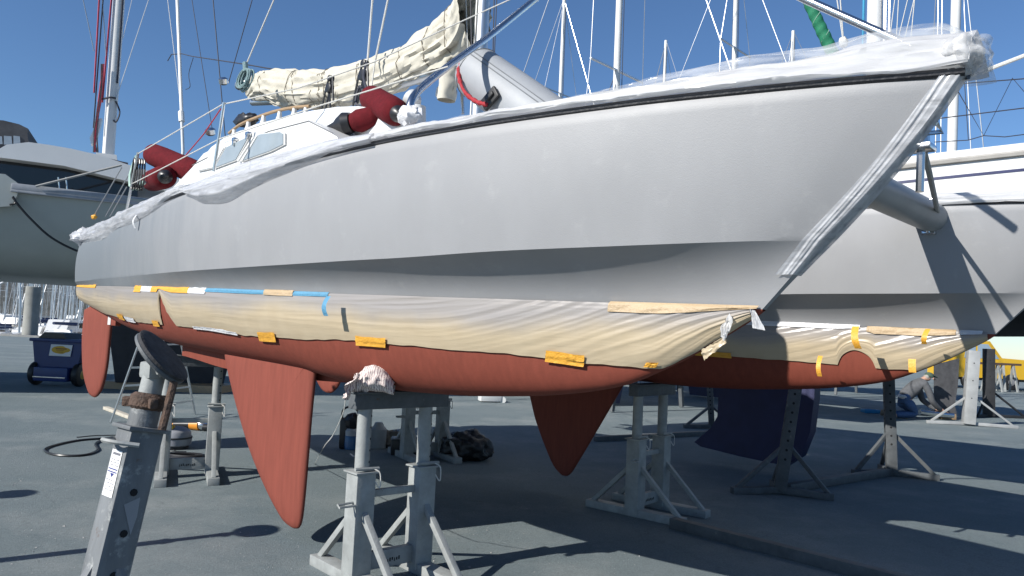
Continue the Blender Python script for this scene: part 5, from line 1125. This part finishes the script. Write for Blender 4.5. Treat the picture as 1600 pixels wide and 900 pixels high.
m = MB(); m.prism([(-2.6, NC2-.7, zs2(0)), (1.6, NC2-.65, zs2(0)), (.9, NC2-.6, zs2(0)+.22), (-2.2, NC2-.62, zs2(0)+.26)], (0, 1.3, 0)); m.build('cabin', WHITE, sl, smooth=False)
for x0, y0, x1, y1, dd in [(1398, 0, 1391, 54, 6.3), (1404, 0, 1401, 54, 6.2), (1418, 0, 1405, 54, 6.1), (1428, 0, 1415, 54, 6.0), (1429, 0, 1424, 52, 5.9)]:
    a, b = H(x0, y0, dd), H(x1, y1, dd); m = MB(); m.tube([b-(a-b)*.6, b+(a-b)*5], .006, 5); m.build('shroud', WROPE, sl)

# ---- yachts standing farther back: hulls hidden, masts and rigging seen against the sky
def yacht_proto():
    t = thing('yacht', 'x', 'yacht', (0, 0, 0)); L = 9.; m = MB(); k0 = MB(); secs = []
    for i in range(25):
        u = i/24; x = -L/2+L*u; wd = 1.4*(1-max(0, (u-.42)/.58)**2.1)*(.75+.25*min(1, u*3)); zt = 3.0+.35*u*u
        secs.append([(x, y*wd, z) for y, z in ((-1, zt), (-.99, 2.4), (-.92, 2.05), (-.6, 1.65), (0, 1.5+.5*max(0, u-.75)), (.6, 1.65), (.92, 2.05), (.99, 2.4), (1, zt))])
    for i in range(24):
        for j in range(8): (k0 if 1 < j < 6 else m).add([secs[i][j], secs[i+1][j], secs[i+1][j+1], secs[i][j+1]], [(0, 1, 2, 3)])
        m.add([secs[i][0], secs[i+1][0], secs[i+1][8], secs[i][8]], [(0, 1, 2, 3)])
    m.add(secs[0], [tuple(range(9))]); h = m.build('hull', WHITE, t, sharp=40); k0.build('antifouled_bottom', NAVY, h)
    m = MB(); m.prism([(-.9, -.1, 1.6), (1.1, -.1, 1.6), (.8, -.12, .05), (-.6, -.12, .05)], (0, .24, 0)); m.build('keel', NAVY, t, smooth=False)
    m = MB(); m.prism([(-2.2, -.8, 3.0), (1.8, -.7, 3.1), (1.2, -.65, 3.42), (-1.9, -.72, 3.5)], (0, 1.5, 0)); m.build('cabin', OFFW, t, smooth=False)
    for sx in (-1.8, 1.6):
        for sy in (-1, 1): m = MB(); m.bar((sx, sy*1.25, .02), (sx, sy*.95, 1.95), .08, .08); m.build('prop', GALVD, t, smooth=False)
    m = MB(); m.tube([(.5, 0, 3.1), (.45, 0, 14.)], [.085, .065], 14); ma = m.build('mast', ALUW, t)
    for z in (7.2, 10.4): m = MB(); m.bar((.5, -.95, z), (.5, .95, z), .06, .03); m.build('spreader', ALU, ma, smooth=False)
    for sy in (-1, 1):
        m = MB(); m.tube([(.45, sy*1.3, 3.1), (.5, sy*.95, 7.2), (.5, sy*.9, 10.4), (.45, 0, 13.9)], .010, 5); m.build('shroud', WIRE, t)
        m = MB(); m.tube([(.9, sy*1.25, 3.1), (.48, 0, 7.1)], .009, 5); m.build('shroud', WIRE, t)
        m = MB(); m.tube([(-.1, sy*1.28, 3.1), (.42, 0, 7.1)], .009, 5); m.build('shroud', DWIRE, t)
    m = MB(); m.tube([(4.4, 0, 3.4), (.5, 0, 13.8)], .012, 5); m.build('forestay', WIRE, t)
    m = MB(); m.tube([(-4.4, 0, 3.1), (.4, 0, 13.9)], .010, 5); m.build('backstay', WIRE, t)
    for dx in (.12, -.14): m = MB(); m.tube([(.5+dx, .06, 3.5), (.45+dx*.6, .03, 13.7)], .009, 5); m.build('halyard', DWIRE, ma)
    m = MB(); m.tube([(.3, 0, 4.1), (-3.2, 0, 4.15)], [.15, .11], 12); m.build('boom_cover', M('navy_boom_cover', (.02, .03, .12), .85), t)
    return t
yp = yacht_proto(); firsty = [1]
def yacht(px, Y, rz, label, sc=1.):
    o = yp if firsty[0] else copy_tree(yp); firsty[0] = 0
    p = D(px, 60, Y); off = Matrix.Rotation(rz, 3, 'Z') @ Vector((.48*sc, 0, 0)); o.location = (p.x-off.x, p.y-off.y, 0); o.rotation_euler = (0, 0, rz); o.scale = (sc, sc, sc); o['label'] = label; o['group'] = 'yachts laid up in the yard behind'; return o
yacht(966, 18.5, R(-44), 'yacht with shiny mast rising just right of the dinghy', 1.15)
y2 = yacht(1149, 22, R(-44), 'yacht whose slim grey mast shows its spreader left of the green sail')
yacht(1238, 29, R(140), 'yacht with plain white mast just left of the green furled sail')
yacht(1040, 34, R(120), 'distant yacht whose thin rigging stands left of the grey mast', 1.1)
yacht(880, 27, R(-44), 'yacht with two pale stays rising right of the dinghy')
# green furled headsail
a, b = D(1305, 92, 15), D(1262, 0, 15); d_ = b-a; kz = (a.z-3.3)/d_.z
t = thing('furled_headsail', 'green covered headsail rolled on its stay above the bow plastic', 'sail', a-d_*kz)
m = MB(); n_ = 90; dn_ = d_.normalized(); x_ = dn_.cross(Vector((0, 1, 0))).normalized(); y_ = dn_.cross(x_)
def gf(u, v):
    c = (a-d_*kz).lerp(a+d_*4, u); an = 6.283*v; rr = .165*(1-.55*u)*(1+.05*math.sin(an*1-u*330)+.05*nz(u*40, math.cos(an)*2, math.sin(an)*2)); return c+(x_*math.cos(an)+y_*math.sin(an))*rr
m.grid(gf, 300, 20); m.build('rolled_cover', GREENC, t, sharp=70)
m = MB(); m.tube([(a-d_*kz).lerp(a+d_*4, u/240)+(x_*math.cos(u*.62)+y_*math.sin(u*.62))*.168*(1-.55*u/240) for u in range(241)], .008, 5); m.build('lacing', M('pale_green_lacing', (.25, .42, .32), .8), t)
# ropes beside it
for x0, y0, x1, y1, mt in [(1308, 0, 1318, 68, WROPE), (1313, 0, 1318, 66, WROPE)]:
    a, b = D(x0, y0, 9.2), D(x1, y1, 9.2); m = MB(); m.tube([b-(a-b)*.3, b+(a-b)*3], .008, 5); solo(m, 'hanging_rope', mt, 'pale rope hanging right of the green furled sail' if x0 == 1308 else 'second pale rope hanging right of the green furled sail', 'rope')
m = MB(); m.blob(D(1318, 66, 9.2), (.05, .04, .06), .4, 4, 14, 1); solo(m, 'rope_knot', WROPE, 'knot of pale rope just above the clear plastic', 'knot', sharp=60)

# ---- dark boat at the far right with its black keel
B3 = thing('dark_hulled_boat', 'boat with black bottom and dark grey keel, where the person kneels', 'boat', G(1478, 655)); kY = G(1478, 655).y
m = MB(); c0 = G(1478, 655); secs = []
for i in range(21):
    u = i/20; x = -5+5.8*u; wd = 1.5*(1-max(0, (.4-u)/.4)**2)*(1-.3*max(0, (u-.7)/.3)); secs.append([c0+Vector((x*.9+.3, 1.4+y*wd+x*.35, z)) for y, z in ((-1, 3.2), (-1, 2.5), (-.9, 1.9), (-.5, 1.35+.6*max(0, u-.75)*2), (0, 1.12+.6*max(0, u-.8)*3), (.5, 1.35+.6*max(0, u-.75)*2), (.9, 1.9), (1, 2.5), (1, 3.2))])
for i in range(20):
    for j in range(8): m.add([secs[i][j], secs[i+1][j], secs[i+1][j+1], secs[i][j+1]], [(0, 1, 2, 3)])
    m.add([secs[i][0], secs[i+1][0], secs[i+1][8], secs[i][8]], [(0, 1, 2, 3)])
m.add(secs[-1], [tuple(range(9))]); m.build('hull', BLKAF, B3, sharp=50)
m = MB(); bm_ = D(1488, 215, kY+1.2); bt_ = D(1494, 0, kY+1.2); m.tube([bm_-(bt_-bm_)*.7, bt_+(bt_-bm_)*.8], .125, 14); mm_ = m.build('mast', ALUW, B3)
for x0, x1 in ((1450, 1462), (1462, 1466), (1470, 1472), (1516, 1506), (1535, 1512)):
    a, b = D(x0, 215, kY+1.2), D(x1, 0, kY+1.2); m = MB(); m.tube([a-(b-a)*.5, b+(b-a)*.8], .014, 5); m.build('shroud', WIRE, mm_)
kq = [(1459, 570), (1499, 560), (1497, 600), (1494, 620), (1492, 635), (1495, 645), (1491, 656), (1460, 655), (1459, 620)]
m = MB(); m.prism([D(x, y, kY) for x, y in kq], (.12, .22, 0)); m.build('keel', GREYAF, B3, 'dark grey ragged-edged keel', smooth=False)

# ---- yellow truck
ty = 37.; t = thing('yellow_truck', 'yellow truck parked far behind the pale post stand', 'truck', D(1560, 608, ty)); zg = 0
x0 = D(1492, 590, ty).x
def T(x, z, y=0): return Vector((x0+x, ty+y, z))
m = MB(); m.prism([T(-.3, .55), T(6.2, .55), T(6.2, 1.5), T(3.6, 1.5), T(2.3, 1.55), T(1.7, 2.35), T(.35, 2.35), T(-.3, 1.5)], (0, 1.9, 0)); bd = m.build('body', YEL, t, sharp=20)
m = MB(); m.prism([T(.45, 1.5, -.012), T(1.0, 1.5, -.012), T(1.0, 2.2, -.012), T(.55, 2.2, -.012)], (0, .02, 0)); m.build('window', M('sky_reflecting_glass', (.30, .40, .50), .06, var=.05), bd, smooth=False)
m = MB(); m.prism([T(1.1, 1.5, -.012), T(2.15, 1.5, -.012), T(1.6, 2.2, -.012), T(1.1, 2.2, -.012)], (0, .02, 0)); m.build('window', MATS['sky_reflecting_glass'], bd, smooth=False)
for xx in (.75, 2.75, 5.2):
    m = MB(); wc = T(xx, .40, -.05); m.lathe(wc, (0, 1, 0), [(0, .22), (.02, .36), (.06, .40), (.2, .40), (.22, .3)], 24); wh = m.build('wheel', PATCH, t)
    m = MB(); m.lathe(wc-Vector((0, .012, 0)), (0, 1, 0), [(0, .08), (.02, .22), (.06, .23)], 18); m.build('rim', M('grey_wheel_rim', (.25, .25, .26), .5), wh)
m = MB(); m.box(T(2.9, .50, .95), (6.4, 1.7, .14)); m.build('chassis', BLACK, t, smooth=False)
m = MB(); m.box(T(4.55, 1.2, -.03), (.5, .03, .45)); m.build('red_panel', M('red_panel_paint', (.45, .03, .03), .5), bd, smooth=False)
m = MB(); m.box(T(1.55, 1.0, -.02), (.03, .02, .85)); m.build('door_gap', HOLE, bd, smooth=False)
for k, (px, lab) in enumerate(((1551, 'grey folding trestle in front of the yellow truck'), (1575, 'second grey folding trestle beside the truck wheel'))):
    q_ = G(px, 612); t = thing('folding_trestle', lab, 'trestle', q_, group='folding trestles by the truck')
    for sx in (-.3, .3):
        m = MB(); m.bar(q_+Vector((sx, -.25, 0)), q_+Vector((sx*.8, .0, 1.25)), .09, .07); m.build('leg', GALV, t, smooth=False); m = MB(); m.bar(q_+Vector((sx, .35, 0)), q_+Vector((sx*.8, .05, 1.25)), .09, .07); m.build('leg', GALV, t, smooth=False)
    m = MB(); m.bar(q_+Vector((-.6, .02, 1.28)), q_+Vector((.6, .02, 1.28)), .14, .10); m.build('top_bar', RUST, t, smooth=False)

# ================================================================== KNEELING PERSON
def skinned(name, verts, edges, radii, mat, parent, root=0, sub=2):
    me = bpy.data.meshes.new(name); base = ROOT[parent.name] if not parent.parent else ROOT[parent.parent.name]
    me.from_pydata([tuple(Vector(v)) for v in verts], edges, []); me.materials.append(mat); o = bpy.data.objects.new(name, me); COL.objects.link(o); o.parent = parent
    md = o.modifiers.new('skin', 'SKIN'); md.use_smooth_shade = True
    for i, sv in enumerate(me.skin_vertices[0].data):
        r_ = radii[i]; sv.radius = r_ if isinstance(r_, tuple) else (r_, r_); sv.use_root = (i == root)
    sb = o.modifiers.new('sub', 'SUBSURF'); sb.levels = sub; sb.render_levels = sub; return o
pg = G(1416, 654); pe = thing('person', 'person in grey sweater, jeans and green cap, kneeling and leaning forward', 'person', pg)
SKIN = M('skin', (.50, .30, .22), .6, var=.06); JEAN = M('blue_jeans', (.06, .12, .24), .9, var=.2, vscale=25); SWEAT = M('grey_sweater', (.11, .115, .125), .95, var=.15, vscale=18); BOOT = M('tan_boots', (.24, .19, .13), .8, var=.2)
# joints in metres, x forward (to the right in the picture), y away from the camera
J = dict(hip=(-.05, 0, .52), belly=(.08, 0, .66), chest=(.26, 0, .86), neck=(.40, 0, .97), head0=(.46, 0, 1.0), head1=(.58, 0, 1.02))
V = [J['hip'], J['belly'], J['chest'], J['neck'], J['head0'], J['head1']]; Ed = [(0, 1), (1, 2), (2, 3), (3, 4), (4, 5)]; Rd = [(.10, .11), (.11, .12), (.13, .15), (.06, .06), (.08, .075), (.10, .085)]
def limb(ps, rs, at):
    k = at
    for p, r_ in zip(ps, rs): V.append(p); Rd.append(r_); Ed.append((k, len(V)-1)); k = len(V)-1
    return k
for sy in (-1, 1):
    h_ = limb([(.34, sy*.19, .86), (.44, sy*.22, .66), (.50, sy*.22, .46), (.66, sy*.16, .33), (.80, sy*.10, .25)], [.075, .062, .052, .045, .032], 2)
    ph = limb([(.86, sy*.10, .225)], [.034], h_)
    for k, (fx, fy) in enumerate(((.09, -.03), (.10, -.01), (.098, .012), (.085, .03))): limb([(.86+fx*.6, sy*.10+fy, .215), (.86+fx, sy*.10+fy*1.1, .19)], [.010, .009], ph)
    limb([(.87, sy*.10-.045, .23), (.91, sy*.10-.05, .215)], [.011, .009], h_)
    limb([(-.02, sy*.10, .47), (.08, sy*.12, .28), (.16, sy*.13, .11), (-.08, sy*.13, .085), (-.36, sy*.13, .08), (-.46, sy*.13, .07), (-.50, sy*.13, .03)], [.085, .075, .06, .055, .045, .045, .04], 0)
body = skinned('body', V, Ed, Rd, SKIN, pe)
V2 = [(-.07, 0, .50), (.0, 0, .58), J['belly'], J['chest'], (.37, 0, .95)]; E_ = [(0, 1), (1, 2), (2, 3), (3, 4)]; R_ = [(.165, .175), (.17, .18), (.165, .175), (.175, .20), (.085, .085)]
V, Ed, Rd = V2, E_, R_
for sy in (-1, 1): limb([(.34, sy*.19, .86), (.44, sy*.22, .66), (.50, sy*.22, .46), (.66, sy*.16, .33), (.79, sy*.105, .255)], [.098, .085, .075, .064, .05], 3)
skinned('sweater', V, Ed, Rd, SWEAT, pe)
V, Ed, Rd = [(-.08, 0, .50), (.0, 0, .60)], [(0, 1)], [(.185, .19), (.178, .185)]
for sy in (-1, 1): limb([(-.02, sy*.10, .44), (.08, sy*.12, .28), (.16, sy*.13, .12), (-.08, sy*.13, .10), (-.34, sy*.13, .09)], [.135, .115, .095, .085, .072], 0)
skinned('jeans', V, Ed, Rd, JEAN, pe)
for sy in (-1, 1): skinned('boot', [(-.34, sy*.13, .10), (-.45, sy*.13, .12), (-.52, sy*.13, .14), (-.55, sy*.13, .03)], [(0, 1), (1, 2), (2, 3)], [.07, .075, .07, .045], BOOT, pe)
bp_ = ROOT[pe.name]
m = MB(); hc = bp_+Vector((.56, 0, 1.07)); m.lathe(hc+Vector((-.02, 0, -.03)), (.25, 0, 1), [(0, .108), (.04, .107), (.08, .085), (.105, .045), (.112, .004)], 22); m.prism([hc+Vector((.07, -.08, .0)), hc+Vector((.17, -.06, -.045)), hc+Vector((.19, 0, -.05)), hc+Vector((.17, .06, -.045)), hc+Vector((.07, .08, .0))], (0, 0, .012)); m.build('cap', M('green_cap', (.06, .10, .075), .9), pe)
m = MB(); m.blob(bp_+Vector((.48, 0, 1.03)), (.06, .09, .07), .15, 3, 16, 1); m.build('hair', M('grey_hair', (.35, .33, .30), .9), pe)
m = MB(); m.blob(bp_+Vector((.60, -.088, 1.0)), (.018, .010, .028), .1, 3, 12, 1); m.blob(bp_+Vector((.69, 0, .98)), (.022, .014, .02), .1, 3, 12, 1); m.build('ear_and_nose', SKIN, pe)
m = MB(); m.blob(bp_+Vector((-.12, -.05, .53)), (.09, .14, .05), .2, 3, 18, 1); m.build('shirt_tail', OFFW, pe)
q_ = G(1360, 645); m = MB(); e_ = q_
e_ = q_+Vector((0, 0, 0)); m.box(e_+Vector((0, 0, .015)), (.40, .26, .03), bev=.01); 
for sx, sy, wx, wy in ((0, -.12, .40, .02), (0, .12, .40, .02), (-.19, 0, .02, .24), (.19, 0, .02, .24)): m.box(e_+Vector((sx, sy, .05)), (wx, wy, .08), bev=.006)
solo(m, 'paint_tray', M('bright_blue_plastic', (.02, .26, .52), .4), 'bright blue tray on the ground behind the kneeling person', 'tray')
q_ = G(1462, 655); m = MB(); m.tube([q_+Vector((-.45, -.1, .16)), q_+Vector((.35, -.15, .12))], [.075, .06], 16); solo(m, 'steel_shaft', STEEL, 'shiny metal cylinder under the kneeling person hands', 'metal cylinder')
q_ = G(1518, 655); m = MB(); m.box(G(1519, 658)+Vector((-.5, .2, .07)), (.35, .2, .14), bev=.01); solo(m, 'timber_block', WOOD, 'short timber block at the pale stand foot', 'timber')
q_ = G(1600, 690)
